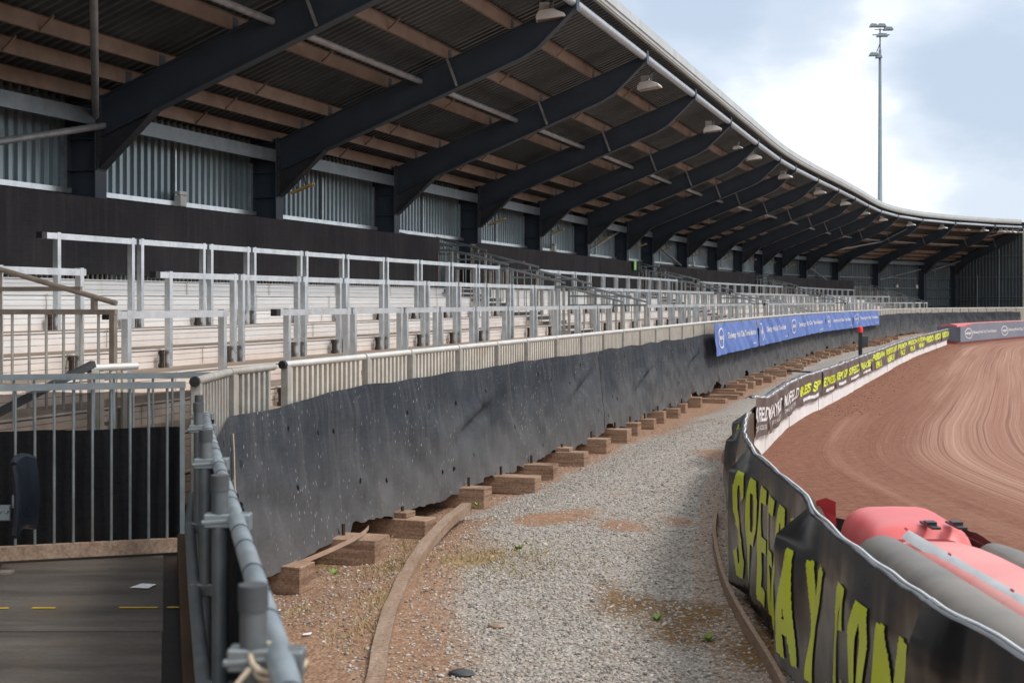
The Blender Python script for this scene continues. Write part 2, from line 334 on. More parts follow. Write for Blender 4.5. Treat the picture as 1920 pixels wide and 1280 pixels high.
def trackmat():
    m, nt, b = newmat('shale'); 
    uv = N(nt, 'ShaderNodeUVMap'); uv.uv_map = 'path'
    def mp(sc): 
        q = N(nt, 'ShaderNodeMapping'); q.inputs['Scale'].default_value = sc; nt.links.new(uv.outputs[0], q.inputs[0]); return q.outputs[0]
    v = coords(nt, (1, 1, 1), 'World')
    spu = N(nt, 'ShaderNodeSeparateXYZ'); nt.links.new(uv.outputs[0], spu.inputs[0]); off = spu.outputs[1]
    a = tex(nt, mp((.03, .9, 1)), 1.0, 6, .66); bb = tex(nt, mp((.035, 4.5, 1)), 1.0, 6, .72); cc = tex(nt, mp((.02, 17, 1)), 1.0, 4, .7)
    # a second set of lines crossing the first at a shallow angle
    q = N(nt, 'ShaderNodeMapping'); q.inputs['Rotation'].default_value = (0, 0, .10); q.inputs['Scale'].default_value = (.03, 3.2, 1); nt.links.new(uv.outputs[0], q.inputs[0])
    dd = tex(nt, q.outputs[0], 1.0, 5, .62)
    line = math_(nt, 'ADD', math_(nt, 'ADD', math_(nt, 'MULTIPLY', a, .30), math_(nt, 'MULTIPLY', bb, .34)), math_(nt, 'ADD', math_(nt, 'MULTIPLY', cc, .32), math_(nt, 'MULTIPLY', dd, .22)))
    col = ramp(nt, line, [(.40, (.15, .06, .036)), (.50, (.235, .108, .068)), (.58, (.30, .152, .103)), (.72, (.40, .235, .17))])
    grv = math_(nt, 'MULTIPLY', ramp(nt, cc, [(.40, (1, 1, 1)), (.46, (0, 0, 0))]), ramp(nt, dd, [(.42, (0, 0, 0)), (.55, (.6, .6, .6))]))
    col = mix(nt, grv, col, (.14, .056, .033))
    pale_streak = math_(nt, 'MULTIPLY', ramp(nt, cc, [(.56, (0, 0, 0)), (.62, (1, 1, 1))]), ramp(nt, bb, [(.48, (0, 0, 0)), (.6, (.5, .5, .5))]))  # paler streaks along the tyre lines
    col = mix(nt, pale_streak, col, (.43, .27, .205))
    loose = ramp(nt, tex(nt, v, 7, 7, .7), [(.3, (.14, .052, .028)), (.55, (.215, .088, .05)), (.75, (.29, .14, .09))])
    mr = N(nt, 'ShaderNodeMapRange'); nt.links.new(math_(nt, 'ADD', off, math_(nt, 'MULTIPLY', math_(nt, 'SUBTRACT', a, .5), 5)), mr.inputs[0])
    mr.inputs[1].default_value = 2.2; mr.inputs[2].default_value = .9; mr.inputs[4].default_value = 1
    c = mix(nt, mr.outputs[0], col, loose)
    c = mix(nt, .3, c, ramp(nt, tex(nt, v, 45, 5, .75), [(.3, (.2, .2, .2)), (.7, (.8, .8, .8))]), 'OVERLAY')
    nt.links.new(c, b.inputs['Base Color']); b.inputs['Roughness'].default_value = .85; b.inputs['Specular IOR Level'].default_value = .3
    bump(nt, b, math_(nt, 'ADD', line, math_(nt, 'MULTIPLY', tex(nt, v, 25, 6, .7), .35)), .8, .06); return m
M['track'] = trackmat()
M['earth'] = simple('earth', (.16, .10, .065), (.26, .18, .12), .5, .95, 0, .2, .2)
M['crumb'] = simple('shale_crumb', (.17, .075, .045), (.30, .15, .10), 9, .9)
M['drygrass'] = None
def gmat():
    m, nt, b = newmat('dry_grass'); g = N(nt, 'ShaderNodeNewGeometry')
    nt.links.new(ramp(nt, g.outputs['Random Per Island'], [(0, (.26, .17, .08)), (.6, (.44, .33, .18)), (.92, (.34, .29, .11)), (1, (.2, .22, .05))]), b.inputs['Base Color']); b.inputs['Roughness'].default_value = .8; return m
M['drygrass'] = gmat()
# ================================================================== GRANDSTAND
gs = thing('grandstand', P(0, -.3), 'long curved open stand with cantilevered dark steel roof frames and ribbed metal back wall', 'grandstand')
def ztop(w): return 5.25 + .3896 * w
def zbot(w): return ztop(w) - .60 if w <= 5.1 else ztop(w) - .60 + (w - 5.1) / 1.0 * .44
for i, s in enumerate(FR):
    base = 0 if i > 18 else 1.5
    m = MB(); T, Nn = TV(s), NV(s)
    ax = (Nn, T, Vector((0, 0, 1)))
    h = 5.28 - base
    m.box(P(s, -.012, base + h / 2), (.022, .30, h), ax); m.box(P(s, -.548, base + h / 2), (.022, .30, h), ax)
    m.box(P(s, -.28, base + h / 2), (.51, .016, h), ax)
    for zz in (4.13, 4.62, 5.2): m.box(P(s, -.28, zz), (.508, .27, .016), ax)
    c = m.build('column', M['navy'], gs)
    m = MB(); m.box(P(s, .014, 4.72), (.024, .26, 1.18), ax)
    for k in range(8):
        for sg in (-1, 1): m.box(P(s, .036, 4.2 + k * .145) + T * sg * .09, (.025, .035, .035), ax)
    m.build('end_plate', M['plate'], c)
    # rafter
    m = MB()
    poly = [(.03, zbot(0)), (5.05, ztop(5.05) - .6), (5.35, ztop(5.35) - .55), (6.11, ztop(6.11) - .14), (6.11, ztop(6.11)), (.03, ztop(0))]
    m.prism(poly, s, .009)
    m.beam(P(s, .03, ztop(.03)), P(s, 6.11, ztop(6.11)), .2, .02)
    bt = poly[:4]
    for a, b_ in zip(bt, bt[1:]): m.beam(P(s, *a), P(s, *b_), .2, .02)
    m.prism([(6.10, ztop(6.1) - .2), (6.125, ztop(6.1) - .2), (6.125, ztop(6.1) + .1), (6.10, ztop(6.1) + .1)], s, .1)
    for w in (.5, 1.1, 2.37, 3.6, 4.85): m.box(P(s, w, ztop(w) + .1) , (.012, .16, .2), ax)
    rf = m.build('rafter', M['navy'], gs)
    m = MB(); m.prism([(.03, 4.15), (.98, zbot(.98) - .012), (.03, zbot(.03) - .012)], s, .008)
    m.beam(P(s, .03, 4.15), P(s, 1.0, zbot(1.0) - .02), .2, .02)
    m.build('haunch', M['plate'], rf)
    m = MB(); m.beam(P(s, 3.55, ztop(3.6) + .12) - T * .14, P(s, 3.78, zbot(3.75) + .03) - T * .10, .05, .012, up=tuple(T))
    m.build('fly_brace', M['tube'], rf)
SS = list(np.arange(-36, 98.01, 1.5)) + [98]
for w in (-.1, .5, 1.1, 2.37, 3.6, 4.85):
    z0 = ztop(w) + .012; m = MB()
    m.sweep([(w - .06, z0), (w, z0), (w, z0 + .215), (w + .06, z0 + .215)], SS)
    m.sweep([(w - .06, z0 + .03), (w - .06, z0)], SS)
    for a, b_ in zip(FR, FR[1:]):              # sag-rod brackets at the middle of each bay
        q = (a + b_) / 2; m.beam(P(q, w, z0 + .01), P(q, w + .22, z0 + .2), .03, .03)
    m.build('purlin', M['purlin'], gs)
def straight(m, s0, s1, t, z, r, n=10): m.tube([P(s0, t, z), P(s1, t, z)], r, n)
for a, b_ in zip(FR, FR[1:]):
    m = MB(); straight(m, a + .02, b_ - .02, 3.0, ztop(3.0) - .14, .057); m.build('strut_tube', M['tube'], gs, True)
    m = MB(); straight(m, a, b_, 6.03, ztop(6.03) + .0, .085, 14); m.build('eaves_tube', M['eaves'], gs, True)
    m = MB(); ss = [a + .16 + (b_ - a - .32) * k / 6 for k in range(7)]
    m.sweep([(-.06, 4.82), (.0, 4.82), (.0, 5.06), (-.06, 5.06)], ss, True); m.build('eaves_beam', M['beamgal'], gs)
# corrugated roof
m = MB(); rs = []; q = -36.4
while q < 98.3: rs += [(q, 0), (q + .03, .055), (q + .10, .055), (q + .13, 0)]; q += .21
ws = [-.75, 1.5, 3.5, 5.2, 6.22]
m.grid(lambda u, w: P(rs[u][0], w, ztop(w) + .24 + rs[u][1]), range(len(rs)), ws)
m.build('roof_sheet', M['roof'], gs)
m = MB(); ss = list(np.arange(-36.4, 98.3, 1.))
ze = ztop(6.22) + .24
m.sweep([(6.16, ze - .06), (6.22, ze - .07), (6.25, ze - .04), (6.25, ze + .02), (6.28, ze + .03), (6.28, ze + .22), (6.20, ze + .25), (5.9, ze + .21), (5.6, ze + .08)], ss)
m.build('fascia', M['fascia'], gs, True)
m = MB(); m.sweep([(6.17, ze - .08), (6.17, ze - .10), (6.24, ze - .10), (6.24, ze - .08)], ss, True); m.build('drip_edge', simple('drip', (.22, .23, .19), (.32, .33, .27), 4, .6), gs)
# back wall
def corr(m, s0, s1, t, z0, z1, zt=None, pitch=.21, d=.06):
    L = []; q = s0
    while q < s1 - .01:
        for dx, o in ((0, 0), (.07, 0), (.085, d), (.17, d), (.185, 0)):
            if q + dx <= s1: L.append((q + dx, o))
        q += pitch
    L.append((s1, 0))
    m.grid(lambda u, v: P(L[u][0], t + L[u][1], v), range(len(L)), [z0, z1])
for i, (a, b_) in enumerate(zip(FR, FR[1:])):
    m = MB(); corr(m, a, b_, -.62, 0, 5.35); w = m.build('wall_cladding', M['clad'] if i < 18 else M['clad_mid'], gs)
    ss = [a + .17 + (b_ - a - .34) * k / 6 for k in range(7)]
    for zz in ([3.81] if i < 18 else [.95, 1.75, 2.35, 3.05, 3.81]):
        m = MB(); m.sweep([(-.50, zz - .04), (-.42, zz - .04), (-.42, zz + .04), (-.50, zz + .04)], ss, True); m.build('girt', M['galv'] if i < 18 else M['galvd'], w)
    for q, wd_ in ((a + .22, .09), (a + (b_ - a) * .5, .035), (b_ - .22, .09)):
        m = MB(); m.box(P(q, -.53, 4.3), (.06, wd_, 1.0), (NV(q), TV(q), Vector((0, 0, 1)))); m.build('frame_bar', M['galv'], w)
# end wall
se = FR[-1]; m = MB(); L = []; q = -.6
while q < 6.1: L += [(q, 0), (q + .1, 0), (q + .14, .04), (q + .22, .04), (q + .26, 0)]; q += .3
m.grid(lambda u, v: P(se, L[u][0]) + TV(se) * (.25 - L[u][1]) + Vector((0, 0, v * (ztop(L[u][0]) + .22))), range(len(L)), [0, 1])
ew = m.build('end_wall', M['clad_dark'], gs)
m = MB(); T = TV(se)
for zz, t1 in ((1.0, 6), (2.2, 6), (2.4, 6), (3.9, 6), (5.5, 6)):
    t0 = 0 if zz < 4.6 else 2.6
    m.beam(P(se, t0, zz) + T * .1, P(se, t1, zz) + T * .1, .05, .06)
for tt, zt in ((1.9, 4.1), (3.9, 6.0), (6.0, 7.2)): m.beam(P(se, tt, 0) + T * .1, P(se, tt, zt) + T * .1, .07, .07, up=(0, 1, 0))
m.build('wall_rail', M['clad_mid'], ew)
for dt in (6.2, 6.5):
    m = MB(); m.tube([P(se, dt, 0), P(se, dt, 7.5)], .06, 10); m.build('downpipe', M['cream'], gs, True)
# bracing
br = []
br.append(((0, -.1, 4.93), (-6, 4.0, 6.5), .055)); br.append(((0, .05, 4.83), (-6, .05, 3.57), .055))
for s0, s1, z0, z1, t in ((30, 36, 3.75, 4.9, -.3), (40.19, 46.19, 4.85, 3.75, -.3), (76.19, 82.19, 4.6, 3.2, -.3), (88.19, 94.19, 2.2, .6, -.3), (88.19, 94.19, 3.6, 4.5, -.3), (94.19, 97.99, 4.4, 5.2, .5)):
    br.append(((s0 + .15, t, z0), (s1 - .15, t, z1), .05))
br.append(((76.19, 1.0, 5.3), (82.19, 3.2, 6.2), .05)); br.append(((82.19, 3.2, 6.2), (82.0, 5.0, 7.0), .04)); br.append(((94.19, 3.6, 6.5), (97.99, 6.0, 7.5), .05))
for a, b_, r in br:
    m = MB(); m.tube([P(*a), P(*b_)], r, 10); m.build('brace_tube', M['tube'] if r < .06 else M['plate'], gs, True)
# ================================================================== TERRACE
def zk(k): return .525 + .205 * k
def tk(k): return 7.0 - .65 * (k - 1)          # t of the riser that climbs to level k   (k=1: 7.0?)
TT = {k: 12.84 - (5.85 + .65 * (k - 1)) for k in range(1, 10)}
ter = thing('terrace', P(0, 4, 0), 'standing terrace of pale metal steps dusted orange, in front of the back wall', 'terrace')
S_T = list(np.arange(-13, 84.1, 1.5))
for k in range(1, 10):
    t, z0, z1 = TT[k], zk(k - 1) if k > 1 else .48, zk(k)
    h = z1 - z0; m = MB()
    pr = [(t - .018, z0 - .1)]
    for f0, f1 in ((0, .31), (.335, .64), (.665, .87)): pr += [(t, z0 + h * f0), (t, z0 + h * f1), (t - .03, z0 + h * f1 + .001), (t - .03, z0 + h * (f1 + .024))]
    pr += [(t - .022, z0 + h * .89), (t - .022, z1 - .012), (t + .012, z1 - .012), (t + .012, z1), (t - .04, z1)]
    m.sweep(pr, S_T); st = m.build('step', M['terrace'], ter)
    t2 = TT[k + 1] if k < 9 else -.62
    m = MB(); m.sweep([(t - .04, z1 - .001), (t2 - .02, z1 - .001)], S_T); m.build('tread', M['tread'], st)
m = MB(); S_D = list(np.arange(-10.3, 96, 1.))
m.add([P(s, t, z) for s in S_D for t, z in ((TT[1] - .01, .476), (tf(s) - .03, .476), (tf(s) - .03, .3))], [(i * 3 + j, i * 3 + j + 1, i * 3 + j + 4, i * 3 + j + 3) for i in range(len(S_D) - 1) for j in (0, 1)])
m.build('walkway_deck', M['tread'], ter)
# barrier posts
AISLES = [(10.35, 12.65), (30.4, 33.8), (53.1, 56.4), (81.0, 83.0)]
def barrier(s0, s1, k, label, group, cap0=False):
    t = TT[k + 1] + .13; zb = zk(k) - .005; zt = zb + 1.06 + (.03 if k == 6 else 0)
    o = P(s0, t, zb); b = thing('crush_barrier', o, label, 'barrier', group)
    m = MB(); e0 = -.24 if cap0 else -.07; ss = [s0 + e0, s0 + (s1 - s0) * .5, s1 + .07]
    for a, c in zip(ss, ss[1:]): m.beam(P(a, t, zt - .035), P(c, t, zt - .035), .06, .066)
    m.build('rail', M['galv'], b)
    for q in (s0, s1):
        m = MB(); m.box(P(q, t, (zb + zt) / 2 + .004), (.066, .06, zt - zb + .008), (NV(q), TV(q), Vector((0, 0, 1))))
        m.build('post', M['galv'], b)
    if s0 < 32:
        for q in (s0, s1):
            m = MB(); ax = (NV(q), TV(q), Vector((0, 0, 1)))
            m.box(P(q - .058, t - .05, zb + .1), (.04, .04, .19), ax)
            for zz in (.03, .17): m.box(P(q - .085, t - .045, zb + zz), (.045, .04, .04), ax)
            m.build('bracket', M['rust'], b)
    if cap0:
        m = MB(); m.box(P(s0 + e0 - .03, t, zt - .035), (.074, .09, .074), (NV(s0), TV(s0), Vector((0, 0, 1)))); m.build('end_cap', M['black'], b)
def rowbarriers(k, rowname, secs, pitch):
    n = 0
    for sec in secs:
        if len(sec) == 2:
            a, e = sec; cnt = max(1, round((e - a) / pitch)); st = [a + (e - a) * i / cnt for i in range(cnt + 1)]
        else: st = list(sec)
        for i, (p, q) in enumerate(zip(st, st[1:])):
            barrier(p, q - .2, k, 'galvanised steel crush barrier, %s from the left along the %s terrace row' % (orw(n), rowname), 'crush barriers in the %s terrace row' % rowname, i == 0); n += 1
rowbarriers(6, 'top', [(-5.53, -3.87, -2.2, -1.0, .66, 2.17, 3.83, 5.44, 7.1, 8.7, 10.2), (13.3, 30.2), (34.0, 52.8), (56.6, 76.2)], 1.6)
rowbarriers(4, 'middle', [(-9.6, -6.75), (-5.32, -3.69, -2.01, -.72, .8, 2.49, 4.0, 5.5, 7.0, 8.5, 10.0), (13.3, 30.2), (34.0, 52.8), (56.6, 80)], 1.6)
rowbarriers(2, 'front', [(-8.10, -6.22), (-5.02, -3.28, -1.62, -.31, 1.21, 2.79, 4.3, 5.8, 7.2, 8.6, 9.9), (13.4, 30.2), (34.0, 52.8), (56.6, 84)], 1.5)
# ---- stair balustrades
def balustrade(s, label, near=False, tlo=5.95, npan=4, mat='galvd'):
    b = thing('stair_balustrade', P(s, tlo, zk(2)), label, 'handrail', 'balustrades beside the terrace stairs')
    if near: npan = 3
    L = 1.3; rr = .024
    for j in range(npan):
        t1 = tlo - j * L; t0 = t1 - L + .06; zb = zk(2 + 2 * j) - (.0 if j else 0); zt = zb + 1.05
        for zr, wr in ((zt, .045), (zb + .09, .03)):
            m = MB(); m.beam(P(s, t0, zr), P(s, t1, zr), wr, wr); m.build('panel_rail', M[mat], b)
        for q in (t0 + .03, t1 - .03):
            m = MB(); m.box(P(s, q, (zb + zt) / 2 - .1), (.05, .05, zt - zb + .2 - .045), (NV(s), TV(s), Vector((0, 0, 1)))); m.build('post', M['balus'] if not near else M['brownalu'], b)
        m = MB(); nb = 7
        for i in range(1, nb):
            q = t0 + (t1 - t0) * i / nb; m.tube([P(s, q, zb + .09), P(s, q, zt)], .013, 6, False)
        m.build('balusters', M['balus'], b, True)
        m = MB(); m.tube([P(s, t0 - .05, zt + .40), P(s, t1 + .0, zt + .075)], rr, 8); m.beam(P(s, t0, zt + .2), P(s, t1 - .35, zt + .2), .03, .04)
        m.box(P(s, t1 - .22, zt + .07), (.04, .05, .13), (NV(s), TV(s), Vector((0, 0, 1)))); m.box(P(s, t0 + .03, zt + .2), (.045, .05, .36), (NV(s), TV(s), Vector((0, 0, 1))))
        m.build('handrail', M[mat], b)
balustrade(-8.45, 'nearest brown stair balustrade with sloping handrail at the left edge', True, mat='brownalu')
for i, (a, c) in enumerate(AISLES):
    where = ('beside the nearest far stairway', 'beside the second stairway along the stand', 'beside the third stairway along the stand', 'beside the farthest stairway of the stand')[i]
    balustrade(a, 'grey stepped balustrade on the near side, ' + where); balustrade(c, 'grey stepped balustrade on the far side, ' + where)
    fl = thing('stair_flight', P((a + c) / 2, 5, zk(2)), 'narrow flight of half steps with shady gaps painted black, ' + where, 'stairs', 'stair flights through the terrace')
    for k in range(2, 9):
        t = TT[k + 1]; m = MB(); ss = [a + .1, (a + c) / 2, c - .1]
        m.sweep([(t + .32, zk(k) + .0), (t + .32, zk(k) + .1), (t, zk(k) + .1), (t, zk(k))], ss, True); f_ = m.build('half_step', M['terrace'], fl)
        m = MB(); m.sweep([(t + .324, zk(k) + .005), (t + .324, zk(k) + .08)], ss); m.sweep([(t + .016, zk(k) + .105), (t + .016, zk(k) + .185)], ss); m.build('gap_shade', M['black'], f_)  # black strips put the shade of the step gaps into the colour
# ---- rear netting on the back rail
SECS = [(-36, 10.2), (12.75, 30.3), (34.0, 53.0), (56.6, 80.5)]
NAMES = ['nearest to the camera plus an added unseen stretch', 'past the first far stairway', 'past the second far stairway', 'at the far end of the terrace']
tm = 1.74
for i, (a, c) in enumerate(SECS):
    rb = thing('rear_balustrade', P(a, tm - .12, zk(9)), 'pale baluster fence topping the terrace, section ' + NAMES[i], 'fence', 'fence sections at the back of the terrace')
    m = MB(); ss = list(np.arange(a, c, 1.0)) + [c]
    m.sweep([(tm - .14, 3.40), (tm - .1, 3.40), (tm - .1, 3.45), (tm - .14, 3.45)], ss, True); m.build('top_rail', M['balus'], rb)
    m = MB(); q = a
    while q < c: m.box(P(q, tm - .12, 2.9), (.022, .022, 1.06), (NV(q), TV(q), Vector((0, 0, 1)))); q += .11
    m.build('balusters', M['cream'], rb)
    m = MB(); us = list(np.arange(a, c, .07)) + [c]
    def fn(u, v):
        top = 3.475 + .012 * noise.noise((u * .5, 1, i)); bot = (2.435 if u > -13 else max(.1, 2.435 + (u + 13) * 3)) + .03 * noise.noise((u * .7, 5, i)) + .015 * noise.noise((u * 3, 2, i))  # unseen stretch added down to the floor to darken post reflections
        fold = .022 * noise.noise((u * 3.1, v * .4, 3)) + .014 * noise.noise((u * 8, v * .5, 8)) + .02 * noise.noise((u * .8 + v, v, 4)) * (1 - v * .5)
        return P(u, tm + .02 + fold, bot + (top - bot) * v)
    m.grid(fn, us, [0, .1, .25, .5, .75, 1])
    tag(m.build('shade_netting', M['net_dark'], None, 'all', loc=P(a, tm, zk(9))), 'dark shade netting behind the terrace, length ' + NAMES[i], 'netting', 'dark netting at the back of the terrace')
# ================================================================== FRONT FENCE
def fence_panel(par, p0, p1, z, zbase, cap=False, mat='cream'):
    p0 = Vector((p0[0], p0[1], 0)); p1 = Vector((p1[0], p1[1], 0)); d = (p1 - p0).normalized(); L = (p1 - p0).length
    Z = Vector((0, 0, 1)); nn = Vector((d.y, -d.x, 0))
    m = MB(); n = max(2, int((L - .1) / .098))
    for i in range(n):
        q = p0 + d * (.11 + (L - .13) * i / n); m.box(q + Z * ((z + zbase + .1) / 2 - .02), (.03, .04, z - zbase - .16), (nn, d, Z))
    m.beam(p0 + d * .09 + Z * (zbase + .08), p1 - d * .02 + Z * (zbase + .08), .03, .04)
    b = m.build('infill_panel', M[mat], par)
    m = MB(); m.tube([p0 + Z * (z - .02) + d * .004, p1 + Z * (z - .02) - d * .004], .03, 10); m.build('top_rail', M['raillight'] if mat == 'cream' else M[mat], b, True)
    m = MB(); m.box(p0 + d * .04 + Z * ((zbase + z - .04) / 2), (.06, .07, z - zbase - .04), (nn, d, Z)); m.build('post', M['balus'], b)
    if cap:
        m = MB(); m.tube([p0 + Z * (z - .02) - d * .04, p0 + Z * (z - .02) + d * .003], .034, 10); m.build('end_cap', M['black'], b, True)
FS = [-8.55, -6.9, -5.75, -4.3, -2.9, -1.65]
while FS[-1] < 96: FS.append(FS[-1] + 1.45)
fr_ = thing('front_railing', P(-8.55, tf(-8.55), .4), 'long cream baluster railing curving along the front of the terrace', 'railing')
for i, (a, c) in enumerate(zip(FS, FS[1:])): fence_panel(fr_, P(a, tf(a)), P(c - .02, tf(c)), zf(a), .4, cap=(i == 0))
cr_ = thing('corner_railing', (-2.05, 8.98, .4), 'short weathered grey railing between the gate and the long cream railing', 'railing')
fence_panel(cr_, (-2.05, 8.98), (-2.07, 10.15), 1.58, .4, cap=True, mat='balus')
fence_panel(cr_, (-2.07, 10.17), (-1.89, 11.0), 1.58, .4, mat='balus')
fence_panel(thing('short_railing', (-3.28, 10.75, .45), 'very short railing piece with dark end cap behind the gates', 'railing'), (-3.28, 10.75), (-3.0, 11.1), 1.58, .45, cap=True)
# front netting
def crease(x, w): return 1 - min(1, abs(((x / w) % 2) - 1) * 1.15)
def nfn(u, v):
    top = 1.305 + .03 * noise.noise((u * .35, 1, 2)) + .03 * noise.noise((u * 1.2, 3, 2))
    if u < -7: top -= .05 * min(1, (-7 - u) / 2)
    lift = max(0, noise.noise((u * .62, 7, 7)) - .12)
    bot = .02 + .05 * noise.noise((u * .9, 9, 1)) + .34 * lift * (u > -7.5) + (.06 * noise.noise((u * 2.6, 4, 1)) + .035 * noise.noise((u * 6.5, 4, 6)) + .16 * max(0, noise.noise((u * 1.7, 6, 5)) - .25)) * (u > -8)
    w = math.sin(math.pi * min(1, max(0, 1 - v)))
    lo = (1 - v)
    out = .04 + .11 * lo + .17 * min(1, max(0, (-7.8 - u) / 1.3))
    fold = .045 * noise.noise((u * 1.3, v * 1.2, 11)) * w + .06 * noise.noise((u * .5, v * .8, 5)) * w + .03 * noise.noise((u * 3.5 + 4 * v, v * 2.2, 3)) * lo + .03 * noise.noise((u * 7, v * 4, 4)) * lo ** .5 + .05 * abs(noise.noise((u * 1.6 + 1.5 * v, v * 2.6, 31))) * w - .02
    if u > 5: fold += .035 * noise.noise((u * 2.2 + 3 * v, v * 3.1, 21)) * lo ** .4 + .02 * noise.noise((u * 5 - 4 * v, v * 6, 23)) * lo ** .4
    for cx, cv in ((-3.9, .55), (.9, .62), (5.5, .5), (11, .6), (17, .5)):
        dx = (u - cx); fold -= .09 * math.exp(-(dx / .6) ** 2) * math.exp(-((v - cv - dx * .16) / .06) ** 2) - .05 * math.exp(-(dx / .7) ** 2) * math.exp(-((v - cv - .1 - dx * .16) / .07) ** 2)
    sh = u - .06 * lo * max(0, 1 - (u + 9.8) / 2.2)
    q = P(sh, tf(sh) + .03 + out + fold, bot + (top - bot) * v)
    return q
def netsheet(a, c, i, label):
    us = list(np.arange(a, c, .05)) + [c]; vs = [k / 20 for k in range(21)]
    m = MB(); m.grid(nfn, us, vs)
    tag(m.build('shade_netting', M['net'], None, 'all', loc=P(a, tf(a) + .2, 0)), label, 'netting', 'grey netting along the front railing')
CUT = [-9.85, 2.2, 14.0, 26.0, 38.5, 47.0, 60.0, 78.0, 96.0]
NL = ['nearest the pipe railing', 'in front of the pale stairway landing', 'under the first pair of blue banners', 'under the third blue banner', 'under the fourth blue banner', 'under the last blue banner', 'between the blue banners and the far bend', 'below the far end wall']
for i, (a, c) in enumerate(zip(CUT, CUT[1:])):
    netsheet(a, c - .03, i, 'grey netting on the front railing, length ' + NL[i])
# flap between the gate post and the first netting
m = MB(); pb = Vector((-1.90, 8.75, 0))
def fl(u, v):
    q = nfn(-9.85, v); e = Vector((pb.x + .2 * (1 - v), pb.y, .1 + 1.12 * v)); n = Vector((1, .1, 0))
    return q.lerp(e, u) + n * (.03 * noise.noise((u * 5, v * 3, 2)) * u) - Vector((0, 0, .05 * math.sin(u * math.pi) * v))
m.grid(fl, [k / 14 for k in range(15)], [k / 10 for k in range(11)])
tag(m.build('shade_netting', M['net'], None, 'all', loc=pb), 'narrow loose flap of grey netting between the gate and the railing corner', 'netting')
m = MB(); m.tube([nfn(-9.83, v) + Vector((.02, -.02, 0)) for v in (.5, .6, .7, .8, .9)], .006, 6)
tag(m.build('netting_rope', M['rope'], None, True, loc=nfn(-9.83, .5)), 'pale rope lacing down the near corner of the grey netting', 'rope')
# timber blocks below the netting
bl = [(-9.62, 8.35), (-8.45, 8.42), (-7.15, 8.35), (-5.3, 8.25), (-4.2, 8.45), (-3.0, 8.3), (-1.6, 8.3), (0, 8.2), (1.5, 8.15), (2.6, 8.05), (3.75, 8.05), (4.9, 7.98), (6.1, 8.0), (7.3, 7.9), (8.6, 7.95)]
q = 10.
while q < 62: bl.append((q, tf(q) + .98 + random.uniform(-.12, .15))); q += random.uniform(1.2, 1.7)
for i, (s, t1) in enumerate(bl):
    h = random.choice((.2, .2, .18, .22)) if i < 15 else random.choice((.1, .18, .2)); w = .25 if i != 1 else .34
    L = 1.0; a = random.uniform(-.06, .06); t1 = 12.84 - 1.0577 * (12.84 - t1); s = 1.0577 * s + 1.08 if s < 9.9 else s + 1.6; g_ = P(s, t1 - .15); gb = gz(g_.x, g_.y) - .01; T, Nn = TV(s), NV(s)
    Nn2 = (Nn + T * a).normalized(); T2 = Vector((-Nn2.y, Nn2.x, 0))
    c0 = P(s, t1 - L / 2, gb + h / 2 + .003)
    m = MB(); m.box(c0, (L, w, h), (Nn2, T2, Vector((0, 0, 1))))
    b = thing('timber_block', (c0.x, c0.y, 0), 'rough reddish timber block under the netting, %s from the camera' % orw(i), 'timber block', 'timber blocks along the foot of the netting')
    m.build('beam', M['timber'], b, bevel=.006)
    if i % 4 == 2 or i > 16:
        m = MB(); m.box(c0 + Vector((0, 0, h / 2 + .027)) - Nn2 * .12 + T2 * .03, (.8, w * .8, .05), (Nn2, T2, Vector((0, 0, 1)))); m.build('packing_board', M['timber'], b, bevel=.004)
    if i < 14:
        m = MB(); tp = tf(s) + .20; m.tube([P(s + .03, tp, gb + h), P(s + .03, tp, gb + h + .10)], .016, 8); m.build('anchor_pin', M['rust'], b, True)
m = MB(); m.grid(lambda u, v: P(-9.2 + 1.75 * u, 7.86 + .2 * math.sin(u * 3.1), -.02 + .08 * u + .06 * math.sin(u * 3.14) + v * .04), [k / 10 for k in range(11)], [0, 1])
tag(m.build('lashing_strap', M['strap'], None, True, loc=P(-9, 8.3, .1)), 'slack tan webbing strap hanging below the netting over the second block', 'strap')
# blue banners
def text2d(body, size=1., shear=0., offset=0., spacing=1.):
    cu = bpy.data.curves.new('t', 'FONT'); cu.body = body; cu.size = size; cu.shear = shear; cu.offset = offset; cu.space_character = spacing; cu.resolution_u = 3; cu.fill_mode = 'FRONT'
    o = bpy.data.objects.new('t', cu); me = o.to_mesh(); bm = bmesh.new(); bm.from_mesh(me); o.to_mesh_clear()
    bpy.data.objects.remove(o); bpy.data.curves.remove(cu); return bm
def ring2d(bm, cx, cy, rx, ry, w=.06, n=32):
    a = [bm.verts.new((cx + rx * math.cos(6.2832 * k / n), cy + ry * math.sin(6.2832 * k / n), 0)) for k in range(n)]
    b = [bm.verts.new((cx + (rx - w) * math.cos(6.2832 * k / n), cy + (ry - w) * math.sin(6.2832 * k / n), 0)) for k in range(n)]
    for k in range(n): bm.faces.new((a[k], a[(k + 1) % n], b[(k + 1) % n], b[k]))
